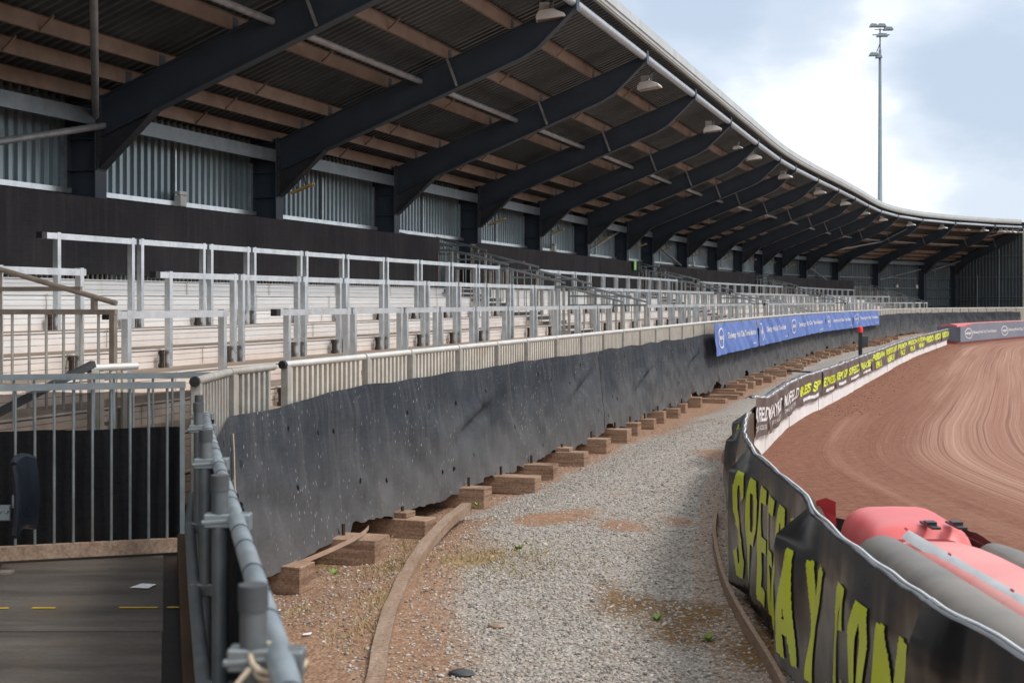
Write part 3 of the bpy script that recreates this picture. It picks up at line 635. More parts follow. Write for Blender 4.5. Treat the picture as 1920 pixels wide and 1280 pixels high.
GL = {'S': [[(.92, .84), (.7, 1), (.3, 1), (.08, .86), (.08, .64), (.3, .53), (.7, .47), (.92, .36), (.92, .14), (.7, 0), (.3, 0), (.08, .16)]],
 'P': [[(.08, 0), (.08, 1), (.7, 1), (.92, .86), (.92, .6), (.7, .46), (.08, .46)]], 'E': [[(.92, 1), (.08, 1), (.08, 0), (.92, 0)], [(.08, .5), (.78, .5)]],
 'D': [[(.08, 0), (.08, 1), (.6, 1), (.92, .78), (.92, .22), (.6, 0), (.08, 0)]], 'W': [[(0, 1), (.22, 0), (.5, .8), (.78, 0), (1, 1)]],
 'A': [[(0, 0), (.5, 1), (1, 0)], [(.2, .28), (.8, .28)]], 'Y': [[(0, 1), (.5, .48), (1, 1)], [(.5, .48), (.5, 0)]], '.': [[(.45, .0), (.55, .0)]],
 'C': [[(.92, .78), (.7, 1), (.3, 1), (.08, .8), (.08, .2), (.3, 0), (.7, 0), (.92, .22)]], 'O': [[(.3, 1), (.7, 1), (.92, .8), (.92, .2), (.7, 0), (.3, 0), (.08, .2), (.08, .8), (.3, 1)]],
 'M': [[(.04, 0), (.04, 1), (.5, .3), (.96, 1), (.96, 0)]], 'T': [[(0, 1), (1, 1)], [(.5, 1), (.5, 0)]], 'I': [[(.5, 0), (.5, 1)]], 'U': [[(.08, 1), (.08, .2), (.3, 0), (.7, 0), (.92, .2), (.92, 1)]],
 'R': [[(.08, 0), (.08, 1), (.7, 1), (.92, .86), (.92, .6), (.7, .46), (.08, .46)], [(.5, .46), (.94, 0)]], 'N': [[(.06, 0), (.06, 1), (.94, 0), (.94, 1)]],
 'B': [[(.08, 0), (.08, 1), (.7, 1), (.9, .86), (.9, .64), (.7, .52), (.08, .52)], [(.7, .52), (.92, .38), (.92, .14), (.7, 0), (.08, 0)]], 'L': [[(.08, 1), (.08, 0), (.9, 0)]]}
def stroke_text(body, surf, u0, u1, v0, v1, vlen, sw_, cell, name, mat, parent):
    # bold lettering cut as a fine net of cells that follows every fold of the cloth; u runs along, v up
    L = abs(u1 - u0); H = (v1 - v0) * vlen; sg = 1 if u1 > u0 else -1
    ws_ = [.32 if ch in '.I' else 1.25 if ch in 'WM' else 1. for ch in body]; gap = .22; tot_ = sum(ws_) + gap * (len(body) - 1); k = L / tot_
    nx, ny = int(L / cell), int(H / cell); X = (np.arange(nx) + .5) * L / nx * .72; Y = (np.arange(ny) + .5) * H / ny; GX, GY = np.meshgrid(X, Y, indexing='ij'); dist = np.full((nx, ny), 9.)
    x = 0
    for ch, w_ in zip(body, ws_):
        for pl in GL[ch]:
            pp_ = [((x * k + 1.4 * sw_ + (w_ * k - 2.8 * sw_) * a) * .72, sw_ + (H - 2 * sw_) * b_) for a, b_ in pl]
            for (ax, ay), (bx_, by_) in zip(pp_, pp_[1:]):
                dx, dy = bx_ - ax, by_ - ay; ll = math.hypot(dx, dy) + 1e-9; al = ((GX - ax) * dx + (GY - ay) * dy) / ll; ac = np.abs((GX - ax) * dy - (GY - ay) * dx) / ll
                dist = np.minimum(dist, np.maximum(ac, np.maximum(-al, al - ll) + sw_ * .35))
        x += w_ + gap
    on = dist < sw_; idx = {}; m = MB(); V = []; F = []
    def vt(i, j):
        if (i, j) not in idx: idx[(i, j)] = len(V); V.append(surf(u0 + sg * i * L / nx, v0 + (v1 - v0) * j / ny))
        return idx[(i, j)]
    for i, j in zip(*np.nonzero(on)): F.append((vt(i, j), vt(i + 1, j), vt(i + 1, j + 1), vt(i, j + 1)))
    m.v = V; m.f = F; return m.build(name, mat, parent, 'all')
def place(bm, surf, u0, u1, v0, v1, step, name, mat, parent, nv=6):
    xs = [v.co.x for v in bm.verts]; ys = [v.co.y for v in bm.verts]; x0, x1, y0, y1 = min(xs), max(xs), min(ys), max(ys)
    for v in bm.verts: v.co.x = u0 + (v.co.x - x0) / (x1 - x0) * (u1 - u0); v.co.y = v0 + (v.co.y - y0) / (y1 - y0) * (v1 - v0); v.co.z = 0
    q = min(u0, u1) + step
    while q < max(u0, u1):
        bmesh.ops.bisect_plane(bm, geom=bm.verts[:] + bm.edges[:] + bm.faces[:], plane_co=(q, 0, 0), plane_no=(1, 0, 0)); q += step
    dv = (v1 - v0) / nv
    for k in range(1, nv): bmesh.ops.bisect_plane(bm, geom=bm.verts[:] + bm.edges[:] + bm.faces[:], plane_co=(0, v0 + dv * k, 0), plane_no=(0, 1, 0))
    bmesh.ops.triangulate(bm, faces=bm.faces)
    m = MB(); m.v = [surf(v.co.x, v.co.y) for v in bm.verts]; bm.verts.index_update(); m.f = [tuple(v.index for v in f.verts) for f in bm.faces]; bm.free()
    return m.build(name, mat, parent)
BB = [(12.4, 19.62), (19.7, 26.92), (27.0, 39.4), (39.5, 47.75), (47.85, 57.3)]
for i, (a, c) in enumerate(BB):
    zt = zf(a) - .02; zb = .84
    def surf(u, v, off=0., a=a, c=c):
        k = (u - a) / (c - a); sag = .05 * abs(math.sin(k * math.pi * 4)) * v
        f = .05 * noise.noise((u * 1.3 + 2 * v, v * .6, i)) + .035 * noise.noise((u * 3 - 3 * v, v, i + 5)) * v
        return P(u, tf(u) + .30 + .06 * (1 - v) + f + off, zb + (zt - zb) * v - sag * .6 * (v > .9) - .02 * noise.noise((u, 3, i)))
    m = MB(); m.grid(surf, list(np.arange(a, c, .12)) + [c], [k / 8 for k in range(9)])
    b = m.build('blue_banner', M['blue'], None, 'all', loc=P(a, tf(a) + .3, zb))
    tag(b, 'creased blue banner with white lettering on the front railing, %s from the left' % orw(i), 'banner', 'blue banners on the front railing')
    L = c - a; sf = lambda u, v: surf(u, v, .012)
    place(text2d('Delivering World Class Travel Solutions', 1, 0, .015), sf, a + L * .26, a + L * .93, .40, .66, .3, 'lettering', M['white'], b)
    bm = bmesh.new(); ring2d(bm, 0, 0, 1, 1, .13); 
    place(bm, sf, a + L * .06, a + L * .17, .2, .84, .3, 'logo_ring', M['white'], b)
    place(text2d('atpi', 1, 0, .03), sf, a + L * .08, a + L * .155, .42, .62, .3, 'logo_lettering', M['white'], b)
    place(text2d('atpi.com', 1, 0, .02), sf, a + L * .83, a + L * .93, .12, .2, .3, 'small_lettering', M['white'], b)
# ================================================================== GROUND
def spline(pts, n):
    pts = [Vector(p) for p in pts]; d = [0]
    for a, b_ in zip(pts, pts[1:]): d.append(d[-1] + (b_ - a).length)
    out = []
    P_ = [pts[0] * 2 - pts[1]] + pts + [pts[-1] * 2 - pts[-2]]
    for i in range(len(pts) - 1):
        m = max(2, int(n * (d[i + 1] - d[i]) / d[-1]))
        for k in range(m):
            t = k / m; a, b_, c, e = P_[i:i + 4]
            out.append(.5 * ((2 * b_) + (c - a) * t + (2 * a - 5 * b_ + 4 * c - e) * t * t + (3 * b_ - 3 * c + e - a) * t ** 3))
    out.append(pts[-1]); return out
class Path:
    def __init__(s, pts, n=400, rev=False):
        s.p = [Vector((q[0], q[1], 0)) for q in spline([(a, b, 0) for a, b in pts], n)]
        s.d = np.concatenate([[0], np.cumsum([(b - a).length for a, b in zip(s.p, s.p[1:])])]); s.L = s.d[-1]
        s.x = np.array([q.x for q in s.p]); s.y = np.array([q.y for q in s.p])
    def at(s, u): return Vector((np.interp(u, s.d, s.x), np.interp(u, s.d, s.y), 0))
    def nrm(s, u):
        d = s.at(min(u + .15, s.L)) - s.at(max(u - .15, 0)); d.normalize(); return Vector((d.y, -d.x, 0))   # right of travel
WALL = Path([(1.56, 1.0), (1.52, 4.1), (1.46, 4.8), (1.48, 6.6), (1.58, 7.4), (1.63, 8.5), (1.73, 10), (2.18, 13), (2.95, 17.2), (3.5, 19.2), (4.8, 23.6), (6.35, 27.8), (9.75, 37.2), (14.4, 50), (20.9, 66.5)], 600)
WALLX = Path([(1.6, -30), (1.56, 1.0), (1.5, 4.1), (1.48, 6.6), (1.63, 8.5), (1.73, 10), (2.18, 13), (2.95, 17.2), (4.8, 23.6), (9.75, 37.2), (14.4, 50), (20.9, 66.5), (29, 80), (42, 95), (60, 104), (80, 108)], 500)
KERB = Path([(-.62, 4.5), (-.70, 6.5), (-.745, 7.55), (-.81, 9.0), (-.80, 10.5), (-.73, 11.9), (-.60, 13.2), (-.46, 14.1)], 120)
def kx(y): return float(np.interp(y, KERB.y, KERB.x))
def wx(y): return float(np.interp(y, WALLX.y, WALLX.x))
m = MB(); m.add([(-900, -400, -.2), (900, -400, -.2), (900, 1800, -.2), (-900, 1800, -.2)], [(0, 1, 2, 3)])
tag(m.build('ground', M['earth']), kind='structure')
# gravel path between netting and track barrier
def lx(y):                                     # left limit: under the netting
    best = None
    s = (y - 21.79) / math.cos(TH0)
    for _ in range(12):
        p = P(s, 6.6); s += (y - p.y) / max(.25, math.cos(TH(s)))
    return P(s, 6.6).x
ys = list(np.arange(4.2, 24, .06)) + list(np.arange(24, 60, .3)) + list(np.arange(60, 92, 1.0))
Lx = [lx(y) if y > 9 else -2.3 + (9 - y) * .32 for y in ys]
nu = 100
def msk(x, y):
    k = kx(y) if y < 14.1 else None
    n1 = noise.noise((x * .8, y * .5, 1)); n2 = noise.noise((x * 2.1, y * 1.3, 4)); n3 = noise.noise((x * .45 + 3, y * .3, 9))
    soil = moss = grass = 0.
    if k is not None and x < k:
        soil = .85; grass = max(0, min(1, .25 + .9 * n2 + .5 * n1 - (max(0, 9.2 - y)) * .35)); 
    else:
        l = float(np.interp(y, ys, Lx)); dl = x - (l + 1.05 if k is None else k)
        soil = max(0, 1.0 - dl / (.85 + .6 * n3 + .35 * n2 + (.35 if y > 14 else 0))) if dl > 0 else 1
        soil = max(soil, (n1 * 1.2 + n3 * .9 + n2 * .8 - .26) * 1.15)
        # mossy brown patch in the right foreground
        e = ((x - 1.05 + .16 * (y - 9)) / .85) ** 2 + ((y - 8.9) / 1.35) ** 2
        moss = max(0, 1.1 - e * .8 + 1.3 * n2 + .7 * n1) * .62 if e < 3 else 0
        e2 = ((x + .15) / .55) ** 2 + ((y - 11.2) / .7) ** 2
        grass = max(0, .8 - e2 + .8 * n2) * .8 if e2 < 1.6 else 0
        if wx(y) - x < .45: soil = max(soil, .5)
    return soil, moss, grass
me = bpy.data.meshes.new('gravel_path'); V = []; C = []
for y, l in zip(ys, Lx):
    r = wx(y) + .15
    for j in range(nu + 1):
        x = l + (r - l) * j / nu; V.append((x, y, gz(x, y) + .012 * noise.noise((x * 1.3, y * 1.3, 0)) - .004)); 
        C.append(msk(x, y) if y < 40 else ((max(0, .9 - (x - l - .9) / .8) if j < 40 else 0) + max(0, noise.noise((x * .5, y * .3, 1)) * .8), 0, 0))
F = [(i * (nu + 1) + j, i * (nu + 1) + j + 1, (i + 1) * (nu + 1) + j + 1, (i + 1) * (nu + 1) + j) for i in range(len(ys) - 1) for j in range(nu)]
me.from_pydata(V, [], F); ca = me.color_attributes.new('mask', 'FLOAT_COLOR', 'POINT')
ca.data.foreach_set('color', np.array([(*c, 1) for c in C], dtype=np.float32).ravel())
me.polygons.foreach_set('use_smooth', [True] * len(F)); me.materials.append(M['gravel'])
o = bpy.data.objects.new('gravel_path', me); COL.objects.link(o); tag(o, kind='structure')
# loose stones
def scatter(name, pts, sizes, mat, label, cat, flat=.55):
    bmi = bmesh.new(); bmesh.ops.create_icosphere(bmi, subdivisions=1, radius=1); bv = np.array([v.co[:] for v in bmi.verts]); bf = np.array([[v.index for v in f.verts] for f in bmi.faces]); bmi.free()
    n = len(pts); sh = rng.uniform(.6, 1.25, (12, len(bv), 1)); idx = rng.integers(0, 12, n)
    sc = np.stack([rng.uniform(.7, 1.3, n), rng.uniform(.6, 1.0, n), rng.uniform(flat * .6, flat * 1.2, n)], 1) * sizes[:, None]
    a = rng.uniform(0, 6.283, n); tl = rng.uniform(-.5, .5, n)
    q = bv[None] * sh[idx] * sc[:, None, :]
    y2 = q[..., 1] * np.cos(tl)[:, None] - q[..., 2] * np.sin(tl)[:, None]; z2 = q[..., 1] * np.sin(tl)[:, None] + q[..., 2] * np.cos(tl)[:, None]
    x3 = q[..., 0] * np.cos(a)[:, None] - y2 * np.sin(a)[:, None]; y3 = q[..., 0] * np.sin(a)[:, None] + y2 * np.cos(a)[:, None]
    W = np.stack([x3, y3, z2], -1) + pts[:, None, :]; W[..., 2] += sizes[:, None] * .18
    FF = (bf[None] + (np.arange(n) * len(bv))[:, None, None]).reshape(-1, 3)
    me = bpy.data.meshes.new(name); me.vertices.add(n * len(bv)); me.vertices.foreach_set('co', W.reshape(-1).astype(np.float32))
    me.loops.add(FF.size); me.loops.foreach_set('vertex_index', FF.ravel().astype(np.int32)); me.polygons.add(len(FF))
    me.polygons.foreach_set('loop_start', np.arange(0, FF.size, 3, dtype=np.int32)); me.polygons.foreach_set('loop_total', np.full(len(FF), 3, dtype=np.int32))
    me.update(); me.validate(); me.materials.append(mat); o = bpy.data.objects.new(name, me); COL.objects.link(o)
    return tag(o, label, cat, kind='stuff')
pts = []; sz = []
cnt = 0
while cnt < 62000:
    y = 6.4 + 19 * random.random() ** 1.7; x = random.uniform(-2.2, wx(y))
    l = float(np.interp(y, ys, Lx)) + .95
    if x < l: continue
    s_, mo, gr = msk(x, y); dens = 1 - .93 * min(1, s_) 
    dens *= (1 - .75 * min(1, mo)) * (1 - .5 * min(1, gr))
    cnt += 1
    if random.random() > dens: continue
    pts.append((x, y, gz(x, y) + .012 * noise.noise((x * 1.3, y * 1.3, 0)) - .004)); sz.append(random.choice((.006, .008, .009, .011, .013, .015)) * (1 if random.random() > .015 else 1.8))
scatter('loose_stones', np.array(pts), np.array(sz), M['stones'], 'loose pale grey chippings strewn over the gravel path', 'gravel')
# dry grass
m = MB()
for _ in range(3600):
    if random.random() < .7:
        y = random.uniform(8.2, 14); x = kx(y) - abs(random.gauss(0, .35)) - .04
        if noise.noise((x * 2.1, y * 1.3, 4)) < random.uniform(-.5, .25): continue
    else: x, y = random.gauss(-.15, .35), random.gauss(11.2, .5)
    h = random.uniform(.012, .04); a = random.uniform(0, 6.28); b_ = random.uniform(.2, 1.2)
    d = Vector((math.cos(a), math.sin(a), 0)); w = Vector((-d.y, d.x, 0)) * .0035; p = Vector((x, y, gz(x, y)))
    m.add([p - w, p + w, p + d * h * b_ * .5 + w * .6 + Vector((0, 0, h * .7)), p + d * h * b_ * 1.2 + Vector((0, 0, h))], [(0, 1, 2), (0, 2, 3)])
tag(m.build('dry_grass', M['drygrass']), 'thin dry straw coloured grass beside the timber kerb', 'grass', kind='stuff')
# small green weeds
for i, (x, y) in enumerate(((.95, 9.05), (.05, 11.6), (-.35, 14.05), (1.2, 8.5), (-1.35, 10.55))):
    m = MB()
    for k in range(14):
        a = random.uniform(0, 6.28); l = random.uniform(.03, .07); d = Vector((math.cos(a), math.sin(a), random.uniform(.3, 1.2))).normalized(); w = d.cross(Vector((0, 0, 1))).normalized() * l * .25
        p = Vector((x, y, 0)); m.add([p, p + d * l * .6 + w, p + d * l, p + d * l * .6 - w], [(0, 1, 2, 3)])
    tag(m.build('weed', simple('weed_green', (.12, .2, .02), (.2, .3, .04), 30, .6), None, loc=(x, y, 0)), ['small green weed in the mossy gravel patch', 'small green weed in the middle of the gravel by dry grass', 'small green weed beside the far end of the timber kerb', 'small green weed nearest the lime lettered banner', 'tiny green weed in the soil by the second timber block'][i], 'weed')
# timber kerb
kb = thing('timber_kerb', (KERB.p[0].x, KERB.p[0].y, 0), 'long bowed timber edging board between dry soil and gravel', 'kerb')
cutl = [0, 3.1, 5.7, 8.0, KERB.L]
for a, c in zip(cutl, cutl[1:]):
    m = MB(); us = list(np.linspace(a, c - .008, 14)); w = .05
    pr = [(-w, -.05), (-w, .028), (w, .034), (w, -.05)]
    V = [KERB.at(u) + KERB.nrm(u) * (o_ + .012 * noise.noise((u * 2, 1, 1))) + Vector((0, 0, z + .006 * noise.noise((u * 1.4, 3, 1)))) for u in us for o_, z in pr]
    F = [(i * 4 + j, i * 4 + (j + 1) % 4, i * 4 + 4 + (j + 1) % 4, i * 4 + 4 + j) for i in range(13) for j in range(4)] + [(0, 1, 2, 3), (55, 54, 53, 52)]
    m.add(V, F); m.build('kerb_board', M['kerb'], kb)
# shale track
TP = Path([(9, -14), (5.9, -4), (4.3, 3), (3.55, 9), (3.2, 14), (3.4, 18.5), (4.7, 23.2), (6.3, 27.6), (9.8, 37.2), (14.4, 50), (20.9, 66.5), (29, 79), (42, 91), (60, 99), (85, 104)], 500)
us = np.linspace(0, TP.L, 260); os_ = [-.6, 0, .5, 1, 2, 3, 4.5, 6, 8, 10, 13, 16, 20, 26, 34, 45, 60]
me = bpy.data.meshes.new('shale_track'); V = []; UV = []
for u in us:
    p, n = TP.at(u), TP.nrm(u)
    for o_ in os_:
        oo = o_
        q = p + n * oo; z = .03 * max(0, 1 - abs(o_ - .2) / .7) * (.6 + .8 * noise.noise((q.x, q.y, 2))) if 18.5 < q.y < 70 else 0
        V.append((q.x, q.y, .006 + max(0, z))); UV.append((u, o_))
n_ = len(os_); F = [(i * n_ + j, i * n_ + j + 1, (i + 1) * n_ + j + 1, (i + 1) * n_ + j) for i in range(len(us) - 1) for j in range(n_ - 1)]
me.from_pydata(V, [], F); ul = me.uv_layers.new(name='path')
ul.data.foreach_set('uv', np.array([UV[l.vertex_index] for l in me.loops], dtype=np.float32).ravel())
me.polygons.foreach_set('use_smooth', [True] * len(F)); me.materials.append(M['track'])
o = bpy.data.objects.new('shale_track', me); COL.objects.link(o); tag(o, kind='structure')
m = MB(); m.add([(1.45, -20, .001), (120, -20, .001), (120, 100, .001), (30, 79, .001), (20.8, 66.4, .001), (9.7, 37.1, .001), (4.7, 23.5, .001), (2.9, 17.2, .001), (1.7, 10, .001)], [tuple(range(9))])
tag(m.build('shale_infield', M['earth']), kind='structure')
m = MB(); pts = np.array([(lambda u, o_: (*(TP.at(u) + TP.nrm(u) * o_)[:2], .02))(random.uniform(40, 95), abs(random.gauss(0, .5))) for _ in range(1500)])
pts = np.array([p for p in pts if p[1] > 18.6])
scatter('shale_crumbs', pts, rng.uniform(.006, .02, len(pts)), M['crumb'], 'crumbs of loose red shale heaped along the foot of the white boards', 'shale', .7)
# ================================================================== TRACK BARRIER (foreground)
def wtop(u): return float(np.interp(WALL.at(u).y, [0, 10, 13, 17.2, 60], [1.035, 1.035, .88, .72, .72]))
def u_at_y(y): return float(np.interp(y, WALL.y, WALL.d))
tw = thing('track_barrier', (1.6, 4, 0), 'low safety barrier of boards between the gravel path and the shale track', 'barrier')
ys_ = [1.2, 3.2, 5.2, 7.2, 9.2, 11.2, 13.2, 15.2, 17.3]
for a, c in zip(ys_, ys_[1:]):
    ua, uc = u_at_y(a), u_at_y(c) - .01
    m = MB(); uu = np.linspace(ua, uc, 6)
    V = []
    for u in uu:
        p, n = WALL.at(u), WALL.nrm(u); h = wtop(u) - .03
        V += [p + n * .02, p + n * .02 + Vector((0, 0, h)), p + n * .05 + Vector((0, 0, h)), p + n * .05]
    m.add(V, [(i * 4 + j, i * 4 + (j + 1) % 4, i * 4 + 4 + (j + 1) % 4, i * 4 + 4 + j) for i in range(5) for j in range(4)]); m.build('backing_board', M['darktimber'], tw)
KU = [u_at_y(17.2)]
while KU[-1] < WALL.L - 1.9: KU.append(KU[-1] + 1.9)
for a, c in zip(KU, KU[1:]):
    m = MB(); uu = np.linspace(a, c - .014, 4); V = []; dz = random.uniform(-.012, .012); do = random.uniform(-.012, .012)
    for u in uu:
        p, n = WALL.at(u), WALL.nrm(u)
        V += [p + n * (.0 + do), p + n * (.0 + do) + Vector((0, 0, .70)), p + n * (.03 + do) + Vector((0, 0, .70 + dz)), p + n * (.03 + do)]
    m.add(V, [(i * 4 + j, i * 4 + (j + 1) % 4, i * 4 + 4 + (j + 1) % 4, i * 4 + 4 + j) for i in range(3) for j in range(4)] + [(0, 1, 2, 3), (15, 14, 13, 12)]); m.build('kickboard', M['kick'], tw)
# gravel-side banners, running from far (left) to near (right)
def sw(x): return .5 + .5 * math.cos(math.pi * x)
def tri(x): return abs((x % 2) - 1)
def gsurf(y, v, off, zb, zt, bulge, seed, yl, side=-1, amp=1.):
    u = u_at_y(y); p, n = WALL.at(u), WALL.nrm(u) * side
    sh = 1 - v ** 2.2
    ph = y + .42 * v + .05 * noise.noise((y * 2, v * 2, seed))
    body = .35 + .65 * math.sin(math.pi * min(1, max(0, v)))
    fold = amp * (.020 * (sw(ph / .24 + seed) ** 1.3) * body + .034 * (sw((y - .5 * v) / .62 + seed * .7) ** 1.5) + .016 * noise.noise((y * 2.1 + vv_(v), v * 1.4, seed)) + .004 * noise.noise((y * 11 - 4 * v, v * 4, seed)))
    edge = 0
    if yl is not None and y > yl - .6: edge = (.03 if yl < 5 else .12) * (1 - (yl - y) / .6) ** 1.5 * min(1, (1 - v) * 6)
    return p + n * (.03 + bulge * min(1, (1 - v) * 4) + fold * (.10 + .9 * sh) + edge + off) + Vector((0, 0, zb + (zt - zb) * v + .012 * noise.noise((y * 3, 4, seed)) * (v > .9)))
def vv_(v): return 1.4 * v
def gbanner(y0, y1, zb, bulge, seed, label, texts, zt=None, mat='fenceblack', amp=1.):     # y0 far, y1 near
    def surf(y, v, off=0.): return gsurf(y, v, off, zb, (wtop(u_at_y(y)) if zt is None else zt), bulge, seed, y0, -1, amp)
    m = MB(); m.grid(surf, np.linspace(y0, y1, int((y0 - y1) / .018)), [k / 36 for k in range(37)])
    # turned-over hem on top of the boards
    def hem(y, k): 
        q = surf(y, 1); n = WALL.nrm(u_at_y(y)); return q + n * (.03 * k) + Vector((0, 0, .008 * math.sin(k * 3.1) + .006 * noise.noise((y * 9, k * 3, 1))))
    m.grid(hem, np.linspace(y0, y1, int((y0 - y1) / .06)), [0, .3, .6, 1])
    p = WALL.at(u_at_y(y0)); b = m.build('track_banner', M[mat], None, 'all', loc=(p.x, p.y, 0))
    tag(b, label, 'banner', 'banners along the track barrier')
    for body, ya, yb, va, vb, sh in texts:
        stroke_text(body, lambda y, v: surf(y, v, .007), ya, yb, va, vb, .78, .037, .0085, 'lettering', M['lime'], b)
    m = MB(); m.tube([surf(y, 1, -.035 - .004 * math.sin(y * 5)) + Vector((0, 0, .004 + .003 * math.sin(y * 3))) for y in np.linspace(y0, y1, 60)], .006, 6); m.build('hem_rope', M['seam'], b, True)
    return b
gbanner(16.4, 13.4, .1, .03, 4, 'black banner with slanted lime stripes, farthest of the gravel side banners', [('ARENA', 16.2, 13.6, .2, .85, .3)])
gbanner(13.5, 9.75, .06, .02, 1, 'black banner with lime letters near its foot, seen almost edge on by the gravel', [('STADIUM', 13.2, 9.95, .1, .62, .25)])
gbanner(9.85, 6.75, .08, .02, 2, 'glossy black banner with big lime letters, middle of the folded gravel side banners', [('SPEEDW', 9.74, 7.25, .10, .86, .0)])
gbanner(6.98, 4.72, .26, .03, 5, 'creased black banner with giant lime letters in the right foreground', [('AY.COM', 6.9, 4.90, .07, .80, .0)])
gbanner(4.82, 2.2, .26, .02, 3, 'plain black banner end nearest the camera with one lime letter at its foot', [('BELLE', 4.02, 2.4, .08, .62, .0)])
# wooden strip at foot of that barrier
ks = thing('edging_strip', (1.75, 8, 0), 'thin wooden edging strip along the foot of the lime lettered banners', 'edging')
EP = Path([(1.62, 3.5), (1.66, 5.5), (1.64, 7.0), (1.60, 8.2), (1.66, 9.6), (1.78, 11), (1.95, 12.5), (2.12, 13.6)], 80)
EP = Path([(1.36, 3.5), (1.36, 5.5), (1.38, 6.5), (1.44, 7.6), (1.48, 9.0), (1.56, 10.3), (1.75, 12), (1.98, 13.4)], 80)
cl = [0, 2.4, 4.8, 7.2, EP.L]
for a, c in zip(cl, cl[1:]):
    m = MB(); pp = [EP.at(u) for u in np.linspace(a, c - .01, 10)]
    for p, q in zip(pp, pp[1:]): m.beam(p + Vector((0, 0, .045)), q + Vector((0, 0, .045)), .028, .09)
    m.build('edging_board', M['kerb'], ks)
# track-side banners on the boards
TB = []
edges = [17.2, 19.0, 21.2, 23.6, 26.4, 28.3, 30.4, 32.8, 35.5, 39.0, 43.5, 47.5, 51.5, 55.0, 58.5, 62.0, 66.4]
spec = [('may',), ('may',), ('may',), ('sp',), ('sp',), ('sp',), ('sp',), ('sp2',), ('fr',), ('fr',), ('fr',), ('fr',), ('fr',), ('fr1',), ('fr1',), ('fr1',)]
spt = ['RES SP', 'EXPRESS', 'REPS SP', 'SPEED', 'RACES', 'BOOKINGS']
ti = 0
for i, (a, c) in enumerate(zip(edges, edges[1:])):
    ua, uc = u_at_y(a) + .02, u_at_y(c) - .03; zb = .23; kind = spec[i][0]
    def surf(u, v, off=0., i=i, uc=uc, ua=ua):
        p, n = WALL.at(u), WALL.nrm(u); zt = .74 + .02 * noise.noise((u * 1.5, 2, i)) + (.14 * max(0, 1 - (u - ua) / 2.0) if i == 0 else 0)
        f = .03 * noise.noise((u * 1.6 + v, v, i)) + .018 * noise.noise((u * 4 - 2 * v, v * 2, i + 3))
        lo = zb + .03 + .03 * noise.noise((u * .9, 8, i)) + (.09 * max(0, 1 - (u - ua) / 2.0) if i == 0 else 0)
        return p + n * (.075 + f + off) + Vector((0, 0, lo + (zt - lo) * v))
    m = MB(); uu = np.linspace(ua, uc, max(12, int((uc - ua) / .12))); m.grid(surf, uu, [k / 8 for k in range(9)])
    m.grid(lambda u, k: surf(u, 1) - WALL.nrm(u) * (.14 * k) + Vector((0, 0, .03 * math.sin(3.1 * k) + .02 * noise.noise((u * 3, k, 1)))), uu, [0, .33, .66, 1])
    p = WALL.at(ua); b = m.build('track_banner', M['brownvinyl'], None, 'all', loc=(p.x, p.y, 0))
    desc = {'may': 'dusty brown banner with white slanted lettering', 'sp': 'dark banner with blocky lime letters over a small white strip', 'sp2': 'dark banner with blocky lime letters before the two line banners', 'fr': 'dark banner with two lines of bright lime lettering', 'fr1': 'dark banner filled with large lime lettering near the air barrier'}[kind]
    tag(b, desc + ', %s along the boards' % orw(i), 'banner', 'banners on the white kickboards')
    L = uc - ua; sf = lambda u, v: surf(u, v, .008)
    if kind == 'may':
        place(text2d('MAYFIELD', 1, .25, .03), sf, ua + L * .06, uc - L * .04, .38, .76, .15, 'lettering', M['white'], b)
        place(text2d('SPORTS FACILITIES', 1, .2, .0), sf, ua + L * .1, uc - L * .12, .16, .28, .2, 'small_lettering', M['white'], b)
    elif kind in ('sp', 'sp2'):
        place(text2d(spt[i - 3], 1, .1, .05), sf, ua + L * .06, uc - L * .06, .36, .72, .2, 'lettering', M['lime'], b)
        bm = bmesh.new(); bmesh.ops.create_grid(bm, x_segments=6, y_segments=1, size=1); place(bm, sf, ua + L * .2, uc - L * .15, .12, .24, .2, 'white_strip', M['white'], b)
    elif kind == 'fr':
        place(text2d('FREEDOM', 1, .05, .06), sf, ua + L * .05, uc - L * .05, .55, .92, .25, 'lettering', M['lime'], b)
        place(text2d('VENUE', 1, .05, .06), sf, ua + L * .25, uc - L * .25, .08, .46, .25, 'lettering', M['lime'], b)
    else: place(text2d('FREEDOM', 1, .05, .08), sf, ua + L * .05, uc - L * .05, .3, .86, .25, 'lettering', M['lime'], b)
    m = MB(); m.tube([surf(u, 1, -.03 - .02 * noise.noise((u * 4, 1, 1))) + Vector((0, 0, .012 + .012 * noise.noise((u * 5, 2, 1)))) for u in np.linspace(ua, uc, 30)], .009, 6); m.build('hem_rope', M['seam'], b, True)
# ================================================================== AIR BARRIER (near)
ab = thing('air_barrier', (1.75, 4.5, 0), 'red inflatable air barrier with grey side tubes behind the lettered banner', 'air barrier', 'inflatable air barriers at the track edge')
def inflate(m, x0, x1, y0, y1, z0, z1, nx=10, ny=24, bulge=.0, r=.1, skew=0):
    def fn(k, v):                              # cross-section walked round, along y
        y = y0 + (y1 - y0) * v; w = (x1 - x0) / 2; h = (z1 - z0) / 2; a = 2 * math.pi * k
        e = .45; ca, sa = math.cos(a), math.sin(a)
        end = 1 - .12 * (abs(v - .5) * 2) ** 10
        return Vector(((x0 + x1) / 2 + skew * v + math.copysign(abs(ca) ** e, ca) * w * end + .004 * noise.noise((k * 6, v * 14, 1)), y, (z0 + z1) / 2 + math.copysign(abs(sa) ** e, sa) * h * end))
    ks_ = [k / (4 * nx) for k in range(4 * nx + 1)]; vs_ = [k / ny for k in range(ny + 1)]
    m.grid(fn, ks_, vs_); 
    for v in (0, 1): m.add([fn(k, v) for k in ks_[:-1]], [tuple(range(len(ks_) - 1))])
m = MB(); inflate(m, 1.68, 2.10, 1.2, 6.36, .05, 1.04); m.build('centre_cell', M['pink'], ab, True)
